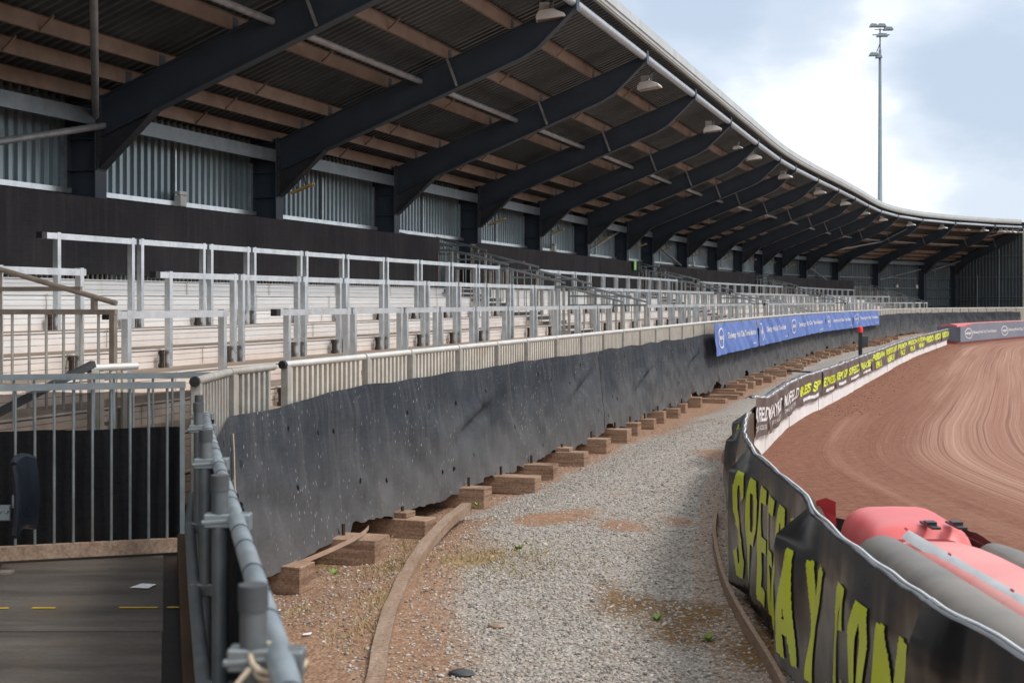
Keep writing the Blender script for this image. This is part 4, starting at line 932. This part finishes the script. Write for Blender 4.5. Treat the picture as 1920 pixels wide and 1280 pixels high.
m = MB(); m.tube([(1.655, 1.2 + 5.05 * k / 24, .90) for k in range(24)] + [(1.66, 6.22, .90), (1.665, 6.3, .90), (1.67, 6.33, .90)], [.135] * 24 + [.13, .11, .07], 24); m.build('side_tube', M['greytube'], ab, 'all')
m = MB(); m.tube([(2.16, 1.2 + 5.0 * k / 24, .91) for k in range(24)] + [(2.15, 6.2, .91), (2.14, 6.28, .91)], [.10] * 24 + [.09, .05], 20); m.build('side_tube', M['greytube'], ab, 'all')
m = MB(); m.grid(lambda y, k: Vector((1.755 + .036 * k + .008 * noise.noise((y * 8, k, 1)), y, 1.012 + .036 * k ** .7)), np.linspace(1.2, 6.25, 40), [0, .5, 1]); m.build('seam_strip', M['seam'], ab, True)
for y in (6.22, 5.6, 4.9, 4.2, 3.5):
    m = MB(); m.tube([(1.765, y, 1.055), (1.77, y, 1.062)], .008, 8); m.build('eyelet', M['deepred'], ab)
m = MB(); m.grid(lambda y, k: Vector((2.02 + .02 * k + .004 * noise.noise((y * 8, k, 4)), y, 1.038 - .012 * k)), np.linspace(1.2, 6.25, 40), [0, 1]); m.build('seam_strip', M['greytube'], ab, True)
m = MB(); inflate(m, 1.62, 2.18, 6.42, 7.15, .05, 1.04, skew=.04); eb = m.build('end_cell', M['red'], ab, True)
for x in (1.93, 2.05):
    m = MB(); m.box((x, 6.40, 1.047), (.04, .2, .010)); m.box((x, 6.40, 1.058), (.045, .06, .014)); m.build('buckle', M['black'], eb)
m = MB(); m.grid(lambda a, b_: Vector((1.60 + .09 * a, 7.28 - .06 * a + .02 * math.sin(b_ * 2), .88 + .15 * b_ + .02 * math.sin(a * 3))), [0, .5, 1], [0, .5, 1]); m.build('end_flap', M['deepred'], eb)
m = MB(); m.grid(lambda y, k: Vector((2.27 + .05 * k + .02 * noise.noise((y * 4, k, 6)), y, .94 - .85 * k + .03 * noise.noise((y * 6, k * 2, 3)))), np.linspace(1.2, 7.3, 60), [0, .1, .3, .6, 1])
m.grid(lambda x, k: Vector((x, 7.32 + .05 * k, .93 - .85 * k + .03 * noise.noise((x * 12, k, 3)))), np.linspace(1.55, 2.3, 16), [0, .3, 1]); m.build('skirt', M['black'], ab, 'all')
# far air barrier
fa = thing('air_barrier', (22, 67, 0), 'long red topped air barrier with dusty blue cover at the far bend', 'air barrier', 'inflatable air barriers at the track edge')
FA = Path([(20.9, 67.0), (23.2, 66.0), (31.4, 62.5), (42, 57)], 60)
FA = Path([(21.1, 66.9), (25.0, 73.2), (29.4, 79.5), (36, 87), (45, 93)], 60)
m = MB(); us = np.linspace(0, FA.L, 40)
def far_pt(u, o_, z): return FA.at(u) + FA.nrm(u) * o_ + Vector((0, 0, z))
V = [far_pt(u, o_, z) for u in us for o_, z in ((-.5, 0), (-.55, .6), (-.4, .92), (0, .98), (.35, .92), (.42, .5), (.4, 0))]
m.add(V, [(i * 7 + j, i * 7 + j + 1, i * 7 + 8 + j, i * 7 + 7 + j) for i in range(39) for j in range(6)] + [(0, 1, 2, 3, 4, 5, 6)]); m.build('red_cell', M['red'], fa, True)
def fsurf(u, v, off=0.): return far_pt(u, .47 + .06 * (1 - v) + .03 * noise.noise((u, v, 1)) + off, .10 + .74 * v + (.12 if u > 2.2 else 0) * (v > .99))
m = MB(); m.grid(fsurf, np.linspace(.0, FA.L, 60), [0, .25, .5, .75, 1]); cv = m.build('cover_sheet', M['greyblue'], fa, 'all')
m = MB(); m.grid(lambda u, v: far_pt(0, -.58 + 1.1 * u, 0) + Vector((-.06 + .03 * math.sin(u * 9), -.16, .14 + .72 * v - .03 * math.sin(u * 9))), np.linspace(0, 1, 9), [0, .5, 1]); m.build('end_sheet', M['greyblue'], fa, 'all')
for u0 in (1.0, 8.6, 16.6, 24.6):
    sf = lambda u, v: fsurf(u, v, .012)
    place(text2d('Delivering World Class Travel Solutions', 1, 0, .015), sf, u0 + 1.6, u0 + 6.6, .42, .68, .4, 'lettering', M['white'], cv)
    bm = bmesh.new(); ring2d(bm, 0, 0, 1, 1, .13); place(bm, sf, u0, u0 + 1.5, .18, .88, .4, 'logo_ring', M['white'], cv)
    place(text2d('atpi', 1, 0, .03), sf, u0 + .25, u0 + 1.25, .42, .64, .4, 'logo_lettering', M['white'], cv)
# ================================================================== WALKWAY, GATES, PIPE RAILING
wd = Vector((-.242, .970, 0)); wn = Vector((.970, .242, 0))
m = MB()
A = Vector((-2.0, 9.2, 0)); 
m.add([(-.35, 1.0, .476), (-8, 1.0, .476), (-8, 12, .476), (-2.45, 10.9, .476), (-2.03, 9.0, .476)], [(0, 1, 2, 3, 4)]); 
m.add([(-.35, 1.0, .0), (-2.03, 9.0, 0), (-2.03, 9.0, .47), (-.35, 1.0, .47)], [(0, 1, 2, 3)])
wk = tag(m.build('walkway', M['black'], None, loc=(-2, 6, 0)), kind='structure')
def board(pts, name='floor_board'):
    m = MB(); n = len(pts); m.add([(x, y, .48) for x, y in pts] + [(x, y, .470) for x, y in pts], [tuple(range(n)), tuple(range(n, 2 * n))[::-1]] + [(i, n + i, n + (i + 1) % n, (i + 1) % n) for i in range(n)]); m.build(name, M['ply'], wk)
def wl(y, off): return -.60 - .249 * (y - 2.45) - off   # edge of the walkway, off metres to the left
g = .011
rows_ = [1.2, 3.9, 6.72, 10.4]
for a, c in zip(rows_, rows_[1:]):
    for o0, o1 in ((.02, 1.02), (1.02, 2.24), (2.24, 3.46)):
        board([(wl(a, o1) + g, a + g + .3 * -o1 * 0), (wl(a, o0) - g, a + g), (wl(c, o0) - g, c - g), (wl(c, o1) + g, c - g)])
m = MB()
for a, c in ((-3.9, -2.62), (-2.5, -2.38), (-2.05, -1.85), (-1.8, -1.25)):
    m.add([(a, 7.22 + .02 * (a + 2), .484), (c, 7.22 + .02 * (c + 2), .484), (c, 7.245 + .02 * (c + 2), .484), (a, 7.25 + .02 * (a + 2), .484)], [(0, 1, 2, 3)])
m.build('yellow_line', M['yellow'], wk)
m = MB(); m.add([(-2.13, 7.72, .487), (-2.02, 7.70, .487), (-2.0, 7.80, .49), (-2.09, 7.83, .488)], [(0, 1, 2, 3)])
tag(m.build('paper_scrap', M['paper'], None, loc=(-2.07, 7.75, .484)), 'small white scrap of paper on the dark walkway floor', 'litter')
# pipe railing
pr_ = thing('pipe_railing', (-.84, 3.99, .3), 'galvanised scaffold pipe railing with clamps running away from the camera', 'railing')
posts = [(-.10, .95, 1.58), (-.457, 2.45, 1.58), (-.84, 3.99, 1.58), (-1.19, 5.39, 1.58), (-1.56, 6.90, 1.575), (-1.93, 8.55, 1.50)]
for x, y, z in posts:
    m = MB(); m.tube([(x, y, .1), (x, y, z - .045)], .024, 14); p = m.build('post', M['postgal'], pr_, True)
    m = MB(); m.tube([(x, y, z - .045), (x, y, z)], .0265, 14); m.build('post_cap', simple('cap', (.05, .055, .06), (.08, .085, .09), 9, .6), p, True)
    m = MB(); m.box((x + .012, y, z - .13), (.11, .05, .04)); m.tube([(x - .05, y - .02, z - .135), (x + .08, y - .02, z - .125)], .009, 8); m.box((x + .075, y - .03, z - .13), (.04, .05, .05)); m.build('clamp', M['galvd'], pr_, bevel=.006)
    m = MB(); m.box((x - .01, y, z - .62), (.10, .05, .05)); m.build('clamp', M['postgal'], pr_, bevel=.006)
def rail(dx, dz, r, e=0): return [Vector((x + dx, y, z + dz)) for x, y, z in posts]
m = MB(); m.tube(rail(.045, -.125, 0), .0245, 14); tr = m.build('rail', M['railgal'], pr_, True)
m = MB(); m.tube(rail(-.045, -.62, 0), .0245, 14); m.build('rail', M['postgal'], pr_, True)
pp = rail(.045, -.125, 0)
for a, c in zip(pp, pp[1:]):
    for k in range(1, 6):
        q = a.lerp(c, k / 6 + random.uniform(-.03, .03)); d = (c - a).normalized(); m = MB(); m.tube([q - d * .004, q + d * .004], .0262, 14); m.build('cable_tie', M['black'], tr, True)
m = MB(); m.beam((-.20, 1.2, .53), (-2.04, 8.6, .53), .07, .22)

tag(m.build('toe_board', M['darktimber'], None, loc=(-1.4, 5, .48), bevel=.005), 'dark wet timber toe board along the right edge of the walkway', 'toe board')
# dark netting on the railing
m = MB()
def rn(k, v):
    a = pp[0].lerp(pp[1], 0); n = len(pp) - 1; t = min(k * n, n - 1e-6); i_ = int(t); q = pp[i_].lerp(pp[i_ + 1], t - i_)
    top = q.z - .02 ; bot = .52 + .05 * noise.noise((k * 30, 0, 1))
    wv = .03 * noise.noise((k * 14, v * 2, 3)) + .015 * noise.noise((k * 60, v * 5, 3))
    return Vector((q.x + .03 + wv + .03 * (1 - v) * 0 - .05 * (1 - v), q.y, bot + (top - bot) * v))
m.grid(rn, [k / 160 for k in range(161)], [k / 10 for k in range(11)])
tag(m.build('railing_netting', M['gate_net'], None, 'all', loc=(-1, 5, .5)), 'frayed black netting hung on the right side of the pipe railing', 'netting')
m = MB(); rng2 = random.Random(3)
for k in range(3):
    pts_ = []; cx, cy, cz = -.437 + .012 * k, 2.43, 1.455 - .012 * k
    for j in range(14):
        a = j / 13 * 6.28 + k * .5; pts_.append((cx + .012 + (.033 + .003 * k) * math.cos(a), cy - .0 + .034 * math.sin(a), cz + .018 * math.sin(a + .8 * k - .4)))
    m.tube(pts_, .0055, 6)
m.tube([(-.45, 2.38, 1.45), (-.475, 2.37, 1.42), (-.49, 2.37, 1.37), (-.495, 2.37, 1.33)], .005, 6); m.tube([(-.41, 2.38, 1.46), (-.385, 2.37, 1.465), (-.37, 2.36, 1.44)], .005, 6)
tag(m.build('rope_tie', M['rope'], None, True, loc=(-.44, 2.42, 1.4)), 'frayed pale rope knotted round the nearest pipe railing clamp', 'rope')
m = MB()
for k in range(4): m.tube([(-.36 + .012 * k, 2.35 - .03 * k, 1.42), (-.33 + .02 * k, 2.30, 1.36), (-.315 + .018 * k, 2.25, 1.25), (-.33 + .01 * k, 2.2, 1.17)], .009, 6)
tag(m.build('cable_bundle', M['black'], None, True, loc=(-.34, 2.3, 1.2)), 'drooping bundle of black cable beside the nearest railing clamp', 'cable')
# gates
def gate(p0, p1, zt0, zb0, pitch, label, bottom=True, matb='galvd', net=True, ztn=1.30, nm='gate_net'):
    p0, p1 = Vector(p0), Vector(p1); d = (p1 - p0).normalized(); L = (p1 - p0).length; Z = Vector((0, 0, 1)); nn = Vector((d.y, -d.x, 0))
    g = thing('gate', (p0.x, p0.y, .48), label, 'gate')
    m = MB(); m.beam(p0 + Z * (zt0 - .02), p1 + Z * (zt0 - .02), .045, .04); m.build('top_rail', M[matb], g)
    if bottom:
        m = MB(); m.beam(p0 + Z * (zb0 + .05), p1 + Z * (zb0 + .05), .05, .085); m.build('bottom_rail', M['kerb'], g)
    for q in (p0 + d * .02, p1 - d * .02):
        m = MB(); m.box(q + Z * ((zt0 + zb0) / 2 + .025), (.03, .03, zt0 - zb0 - .13), (nn, d, Z)); m.build('stile', M[matb], g)
    m = MB(); n = int(L / pitch)
    for i in range(1, n): m.tube([p0 + d * (L * i / n) + Z * (zb0 + .092), p0 + d * (L * i / n) + Z * (zt0 - .04)], .009, 8, False)
    m.build('bars', M[matb], g, True)
    if net:
        m = MB()
        m.grid(lambda a, v: p0.lerp(p1, a) - nn * (.05 + .012 * noise.noise((a * 9, v * 3, 2))) + Z * (zb0 + .03 + (ztn - zb0 - .05 + .02 * noise.noise((a * 7, 1, 1))) * v), [k / 40 for k in range(41)], [k / 8 for k in range(9)])
        m.build('backing_net', M[nm], g, 'all')
gate((-4.55, 8.02, 0), (-2.07, 8.79, 0), 1.57, .49, .112, 'front metal bar gate with brown bottom rail across the walkway')
gate((-4.2, 9.35, 0), (-2.14, 9.85, 0), 1.575, .49, .13, 'second metal bar gate standing just behind the front gate', True, 'galvd', True, 1.46, 'thin_net')
m = MB(); m.beam((-3.7, 9.75, 1.25), (-3.2, 10.6, 1.60), .05, .05); m.beam((-4.3, 9.3, 1.35), (-3.78, 9.6, 1.56), .05, .05)
tag(m.build('stair_rail', M['plate'], None, loc=(-3.7, 9.8, 1.3)), 'dark sloping stair rail seen through the top of the gates', 'handrail')
# folded seat at the left edge
se_ = thing('folding_seat', (-3.06, 8.15, .48), 'folded dark blue plastic seat on a grey bracket at the left edge', 'seat')
m = MB()
def sp_(a, b_): # shell, edge-on
    w = .32 * (b_ - .5); z = .74 + .40 * a; y = 8.1 + w
    return Vector((-2.88 - .03 * a + .03 * math.sin(a * 2.4) + .02 * (2 * (b_ - .5)) ** 2, y, z + .03 * math.sin(b_ * 3.14)))
m.grid(sp_, [k / 10 for k in range(11)], [k / 8 for k in range(9)]); m.grid(lambda a, b_: sp_(a, b_) + Vector((.035 - .0 * a, 0, .0)), [k / 10 for k in range(11)], [k / 8 for k in range(9)])
m.tube([sp_(0, k / 8) + Vector((.015, 0, 0)) for k in range(9)], .022, 8); m.tube([sp_(1, k / 8) + Vector((.015, 0, 0)) for k in range(9)], .022, 8); m.tube([sp_(k / 10, 0) + Vector((.015, 0, 0)) for k in range(11)], .02, 8)
m.build('seat_shell', M['seat'], se_, True)
m = MB(); m.box((-3.12, 8.0, .86), (.46, .03, .09)); m.box((-3.05, 7.95, .61), (.18, .05, .10)); m.box((-2.87, 8.05, .92), (.05, .06, .08)); 
for x in (-2.95, -2.91): m.tube([(x, 7.97, .87), (x, 7.99, .87)], .014, 8)
m.build('bracket', M['galvd'], se_, bevel=.005)
m = MB(); m.box((-3.09, 8.15, .71), (.05, .05, .46)); m.box((-3.05, 8.15, .487), (.22, .09, .012)); m.box((-3.05, 7.85, .487), (.14, .07, .012)); m.build('leg', M['brownalu'], se_)
# ================================================================== FLOODLIGHTS, LAMPS, SMALL FIXTURES
def floodlight(s, t, zt, label, yaw=0., small=False):
    k = .5 if small else .86
    b = thing('floodlight', P(s, t, zt - .45), label, 'floodlight', 'floodlights under the roof edge')
    T, Nn = TV(s), NV(s); f = (Nn * math.cos(yaw) + T * math.sin(yaw)); side = Vector((-f.y, f.x, 0)); Z = Vector((0, 0, 1))
    c = P(s, t, zt - .42)
    def q(a, h, w): return c + f * a * k + Z * h * k + side * w * k
    m = MB()
    pro = [(-.30, -.05), (.34, .03), (.30, .10), (.05, .20), (-.24, .16), (-.31, .04)]
    V = [q(a, h, -.22) for a, h in pro] + [q(a, h, .22) for a, h in pro]; n = 6
    m.add(V, [tuple(range(n)), tuple(range(n, 2 * n))[::-1]] + [(i, n + i, n + (i + 1) % n, (i + 1) % n) for i in range(n)]); m.build('housing', M['lampwhite'], b, bevel=.012)
    m = MB(); m.add([q(-.26, -.052, -.18), q(.29, .018, -.18), q(.29, .018, .18), q(-.26, -.052, .18)], [(0, 1, 2, 3)]); m.build('glass', M['lampglass'], b)
    if not small:
        m = MB(); m.box(q(-.12, .27, .04), (.2, .16, .16), (f, side, Z)); m.build('gear_box', M['lampwhite'], b, bevel=.008)
    m = MB(); m.beam(q(.05, .18, .0), q(.08, .50, 0), .03, .03, up=tuple(f)); m.beam(q(-.02, .2, -.15), q(.08, .42, -.04), .02, .02, up=tuple(f)); m.build('bracket', M['galvd'], b)
ze_ = ztop(6.03)
fx = [(1030, 0), (1217, 0), (1335, 0), (1383, 1), (1413, 0), (1472, 0), (1537, 0), (1585, 0), (1622, 0), (1656, 0), (1708, 0), (1768, 0), (1814, 1), (1845, 0), (1878, 0), (1888, 0), (1898, 0), (1910, 0)]
lab = ['largest white floodlight at the top under the nearest visible rafter tip', 'white floodlight just past the second visible rafter tip', 'white floodlight past the third visible rafter tip', 'small white lamp past the fourth visible rafter tip']
for i, (px, sm) in enumerate(fx):
    s = s_at(px, 5.75 if i else 5.6)
    floodlight(s, 5.75 if i else 5.6, ze_ + (.12 if not i else -.02), lab[i] if i < 4 else ('small white lamp' if sm else 'white floodlight') + ' hung under the eaves, %s from the left' % orw(i), random.uniform(-.3, .3), bool(sm))
for i in range(7, len(FR) - 4):
    s = FR[i]; T, Nn, Z = TV(s), NV(s), Vector((0, 0, 1))
    if i in (8,): continue
    b = thing('strip_light', P(s, .55, 4.2), 'amber strip light hung below the roof bracket of the %s visible column' % orw(i - 2), 'strip light', 'strip lights below the roof brackets')
    m = MB(); m.beam(P(s, .28, 4.20) - T * .06, P(s, .78, 4.38) - T * .06, .12, .045); m.build('diffuser', M['amber'], b, bevel=.01)
    m = MB(); m.beam(P(s, .4, 4.27) - T * .06, P(s, .34, 4.42), .02, .02); m.beam(P(s, .6, 4.35) - T * .06, P(s, .52, 4.56), .02, .02); m.build('hanger', M['plate'], b)
for i, (px, z, lb) in enumerate(((337, 3.76, 'white speaker box standing on the wall rail in the nearest bay'), (1038, 3.76, 'white speaker box on the wall rail in a middle bay'), (1300, 3.76, 'tiny white box on the wall rail halfway along'), (1681, 3.1, 'white box high on the far wall, left of its pair'), (1718, 3.05, 'white box high on the far wall, right of its pair'))):
    s = s_at(px, -.38); b = thing('speaker_box', P(s, -.38, z), lb, 'speaker'); ax = (NV(s), TV(s), Vector((0, 0, 1)))
    m = MB(); m.box(P(s, -.38, z + .10), (.14, .2, .2), ax); m.build('case', M['lampwhite'], b, bevel=.01)
    m = MB(); m.box(P(s, -.37, z + .24), (.1, .24, .06), ax); m.box(P(s, -.38, z + .205), (.04, .04, .012), ax); m.build('lamp_head', M['lampglass'] if i % 2 else M['lampwhite'], b)
s = s_at(1190, 1.85); b = thing('exit_sign', P(s, 1.85, 3.2), 'small green sign on the dark netting halfway along the stand', 'sign')
ax = (NV(s), TV(s), Vector((0, 0, 1))); d_ = (P(s, 1.85) - Vector((0, 0, 0))); 
m = MB(); m.box(P(s, 1.86, 3.34), (.02, .32, .32), ax); m.build('panel', M['green'], b)
m = MB(); m.box(P(s + .04, 1.874, 3.4), (.006, .08, .05), ax); m.box(P(s + .02, 1.874, 3.33), (.006, .05, .08), ax); m.box(P(s - .06, 1.874, 3.3), (.006, .08, .03), ax); m.build('pictogram', M['white'], b)
# beacon post by the track
bx, by = 11.05, 44.0; b = thing('beacon_post', (bx, by, 0), 'thin black post with red lamp on top beside the track boards', 'signal post')
m = MB(); m.box((bx, by, .55), (.10, .10, 1.1)); m.build('post', M['black'], b)
m = MB(); m.box((bx + .15, by + .06, .80), (.22, .14, .36)); m.build('control_box', M['plate'], b, bevel=.02)
m = MB(); m.tube([(bx, by, 1.08), (bx, by, 1.2), (bx, by, 1.26), (bx, by, 1.28)], [.085, .085, .065, .02], 12); m.build('lamp', M['redlamp'], b, True)
m = MB(); m.tube([(8.0, 41.0, .02), (8.9, 40.2, .01), (9.8, 39.8, .015), (10.35, 39.6, .05)], .025, 6)
tag(m.build('ground_cable', M['black'], None, True, loc=(8, 41, 0)), 'black cable lying across the gravel path to the track boards', 'cable')
for x, y, sz_, mt, lb in ((-.10, 8.85, .045, 'kerb', 'pinkish loose stone lying on the gravel right of the timber kerb'), (-.28, 7.72, .06, 'plate', 'flat dark grey stone near the bottom of the gravel path')):
    m = MB(); m.grid(lambda a, b_: Vector((x, y, .008)) + Vector((math.cos(a) * math.sin(b_) * sz_ * 1.3, math.sin(a) * math.sin(b_) * sz_ * .8, math.cos(b_) * sz_ * .4)) * (1 + .25 * noise.noise((math.cos(a) * 1.5, math.sin(a) * 1.5, b_))), [k * 6.2832 / 10 for k in range(11)], [k * 3.1416 / 6 for k in range(7)])
    tag(m.build('stone', M[mt], None, True, loc=(x, y, 0)), lb, 'stone')
# litter bits
for i, (x, y) in enumerate(((-1.6, 9.25), (-1.7, 9.35), (-1.3, 8.6))):
    m = MB(); m.add([(x, y, .012), (x + .05, y + .01, .014), (x + .055, y + .04, .02), (x + .0, y + .035, .013)], [(0, 1, 2, 3)])
    tag(m.build('litter_scrap', M['paper'], None, loc=(x, y, 0)), ['white litter scrap in front of the nearest timber block', 'white litter scrap close under the nearest timber block', 'tiny white scrap on the bare soil left of the kerb'][i], 'litter')
# mast
mx, my = 34.5, 130.; b = thing('light_mast', (mx, my, 0), 'tall tapering floodlight mast rising behind the stand roof', 'light mast')
m = MB(); m.tube([(mx, my, 0), (mx, my, 11), (mx, my, 11.02), (mx, my, 25.6)], [.26, .24, .225, .12], 14); m.build('pole', M['mast'], b, True)
m = MB(); m.beam((mx - .7, my, 27.0), (mx + .9, my, 27.0), .08, .08); m.beam((mx, my, 25.5), (mx, my, 27.6), .1, .1, up=(0, 1, 0)); m.beam((mx - .3, my, 25.4), (mx, my, 26.2), .06, .06); m.beam((mx - .5, my, 27.5), (mx + .7, my, 27.5), .06, .06); m.build('cross_arm', M['plate'], b)
for dx, dz, w, tl in ((-.75, 27.75, .5, .0), (.0, 27.75, .55, .0), (.62, 27.45, .62, .0), (.05, 26.85, .7, .0), (-.72, 25.05, .6, 0), (-.25, 24.85, .4, 0)):
    c = Vector((mx + dx, my - .3, dz)); m = MB()
    V = [c + Vector((-w * .75, -.4, -.12)), c + Vector((w * .8, -.4, -.10)), c + Vector((w * .55, -.4, .18)), c + Vector((-w * .45, -.4, .22))]; V += [v + Vector((.08, .8, .05)) for v in V]
    m.add(V, [(0, 1, 2, 3), (7, 6, 5, 4), (0, 4, 5, 1), (1, 5, 6, 2), (2, 6, 7, 3), (3, 7, 4, 0)]); m.build('floodlight_head', M['mast'], b, bevel=.03)
# timber gate and trees beyond the right end
def tree(x, y, h, r, seed, label):
    b = thing('tree', (x, y, 0), label, 'tree', 'trees beyond the far end of the stand'); rd = random.Random(seed)
    m = MB(); m.tube([(x, y, 0), (x + .1, y, h * .35), (x, y, h * .75)], [.25, .2, .06], 8)
    for k in range(5): a = rd.uniform(0, 6.28); m.tube([(x, y, h * (.3 + .08 * k)), (x + r * .6 * math.cos(a), y + r * .6 * math.sin(a), h * (.5 + .08 * k))], [.09, .03], 6)
    m.build('trunk', M['bark'], b, True)
    m = MB(); cl_ = [(rd.gauss(0, r * .45), rd.gauss(0, r * .45), h * .62 + rd.gauss(0, h * .16), rd.uniform(.35, .75) * r * .6) for _ in range(26)]
    for cx, cy, cz, cr in cl_:
        for _ in range(120):
            d = Vector((rd.gauss(0, 1), rd.gauss(0, 1), rd.gauss(0, .8))).normalized() * cr * rd.uniform(.5, 1.05); p = Vector((x + cx, y + cy, cz)) + d
            a = Vector((rd.gauss(0, 1), rd.gauss(0, 1), rd.gauss(0, 1))).normalized() * .16; c = Vector((rd.gauss(0, 1), rd.gauss(0, 1), rd.gauss(0, 1))).normalized() * .12
            m.add([p - a, p + c, p + a, p - c], [(0, 1, 2, 3)])
    m.build('crown', M['leaf'], b)
tree(54.5, 140, 9.5, 3.2, 1, 'bushy green tree just right of the stand end wall'); tree(60, 145, 11, 3.8, 2, 'taller green tree beyond the end wall'); tree(63, 132, 8, 3, 3, 'low round green tree near the timber gate')
p = P(99.3, 7.0); b = thing('timber_gate', (p.x, p.y, 0), 'brown timber gate at the far right end of the netting', 'gate')
T, Nn = TV(98), NV(98); ax = (Nn, T, Vector((0, 0, 1)))
m = MB(); m.box(p + Vector((0, 0, .9)) + T * 1.2, (.06, 2.4, 1.8), ax); m.build('board_panel', M['darktimber'], b)
for k in (0, 2.4):
    m = MB(); m.box(p + T * k + Vector((0, 0, 1.05)), (.14, .14, 2.1), ax); m.build('post', M['timber'], b)
# ================================================================== SKY, SUN, CAMERA
w = bpy.data.worlds.new('World'); SC.world = w; w.use_nodes = True; nt = w.node_tree; bg = nt.nodes['Background']
sky = N(nt, 'ShaderNodeTexSky'); sky.sky_type = 'NISHITA'; sky.sun_disc = False; sky.sun_elevation = R(52); sky.sun_rotation = R(112); sky.dust_density = 2.
tc = nt.nodes.new('ShaderNodeTexCoord')
nz = N(nt, 'ShaderNodeTexNoise'); nz.inputs['Scale'].default_value = 5.; nz.inputs['Detail'].default_value = 7; nz.inputs['Roughness'].default_value = .58
mpn = N(nt, 'ShaderNodeMapping'); mpn.inputs['Scale'].default_value = (1, 1, 2.4); nt.links.new(tc.outputs['Generated'], mpn.inputs[0]); nt.links.new(mpn.outputs[0], nz.inputs['Vector'])
vm = N(nt, 'ShaderNodeVectorMath'); vm.operation = 'MULTIPLY_ADD'; nt.links.new(nz.outputs['Color'], vm.inputs[0]); vm.inputs[1].default_value = (.16, .16, .12); 
off = N(nt, 'ShaderNodeVectorMath'); off.operation = 'ADD'; nt.links.new(tc.outputs['Generated'], off.inputs[0]); off.inputs[1].default_value = (-.08, -.08, -.06); nt.links.new(off.outputs[0], vm.inputs[2])
tot = None
for x, y, rad, amt in ((1330, 0, .085, 1.), (1200, 60, .095, .9), (1480, 30, .07, .85), (1890, 190, .09, 1.), (1790, 90, .05, .6), (1740, 270, .05, .6), (1850, 385, .06, .7), (2100, 250, .09, .8), (1000, -200, .15, .7), (1700, -400, .2, .6), (300, -300, .25, .6), (2600, -100, .2, .8)):
    d = Vector(((x - 960) / FPX, 1, (HOR - y) / FPX)).normalized()
    ds = N(nt, 'ShaderNodeVectorMath'); ds.operation = 'DISTANCE'; nt.links.new(vm.outputs[0], ds.inputs[0]); ds.inputs[1].default_value = d
    mr = N(nt, 'ShaderNodeMapRange'); mr.interpolation_type = 'SMOOTHSTEP'; nt.links.new(ds.outputs['Value'], mr.inputs[0]); mr.inputs[1].default_value = rad * 1.35; mr.inputs[2].default_value = rad * .35; mr.inputs[3].default_value = 0; mr.inputs[4].default_value = amt
    tot = mr.outputs[0] if tot is None else math_(nt, 'MAXIMUM', tot, mr.outputs[0])
nz2 = N(nt, 'ShaderNodeTexNoise'); nz2.inputs['Scale'].default_value = 3.; nz2.inputs['Detail'].default_value = 6; nt.links.new(mpn.outputs[0], nz2.inputs['Vector'])
gen = ramp(nt, nz2.outputs['Fac'], [(.47, (0, 0, 0)), (.68, (.35, .35, .35))])
tot = math_(nt, 'MAXIMUM', tot, gen)
cl = ramp(nt, tot, [(0, (8.3, 8.45, 8.7)), (.25, (7.8, 8.1, 8.6)), (.6, (5.6, 6.15, 7.0)), (1, (4.0, 4.75, 5.8))])
c = mix(nt, .12, cl, sky.outputs[0])
nt.links.new(c, bg.inputs['Color']); bg.inputs['Strength'].default_value = .1
sl = bpy.data.lights.new('sun', 'SUN'); sl.energy = 1.5; sl.angle = R(14); sl.color = (1, .96, .9)
so = bpy.data.objects.new('sun', sl); COL.objects.link(so)
az, el = R(112), R(52); dv = Vector((math.sin(az) * math.cos(el), math.cos(az) * math.cos(el), math.sin(el)))
so.rotation_euler = dv.to_track_quat('Z', 'Y').to_euler(); so.location = (20, -10, 40)
cam = bpy.data.cameras.new('camera'); cam.sensor_width = 36; cam.lens = FPX / 1920 * 36; cam.shift_y = -(640 - HOR) / 1920; cam.clip_end = 5000; cam.clip_start = .05
cam.dof.use_dof = True; cam.dof.focus_distance = 15; cam.dof.aperture_fstop = 5.6
co = bpy.data.objects.new('camera', cam); COL.objects.link(co); co.location = (0, 0, HC); co.rotation_euler = (R(90), 0, 0); SC.camera = co
SC.view_settings.view_transform = 'Standard'; SC.view_settings.look = 'None'; SC.view_settings.exposure = .6; SC.view_settings.gamma = 1
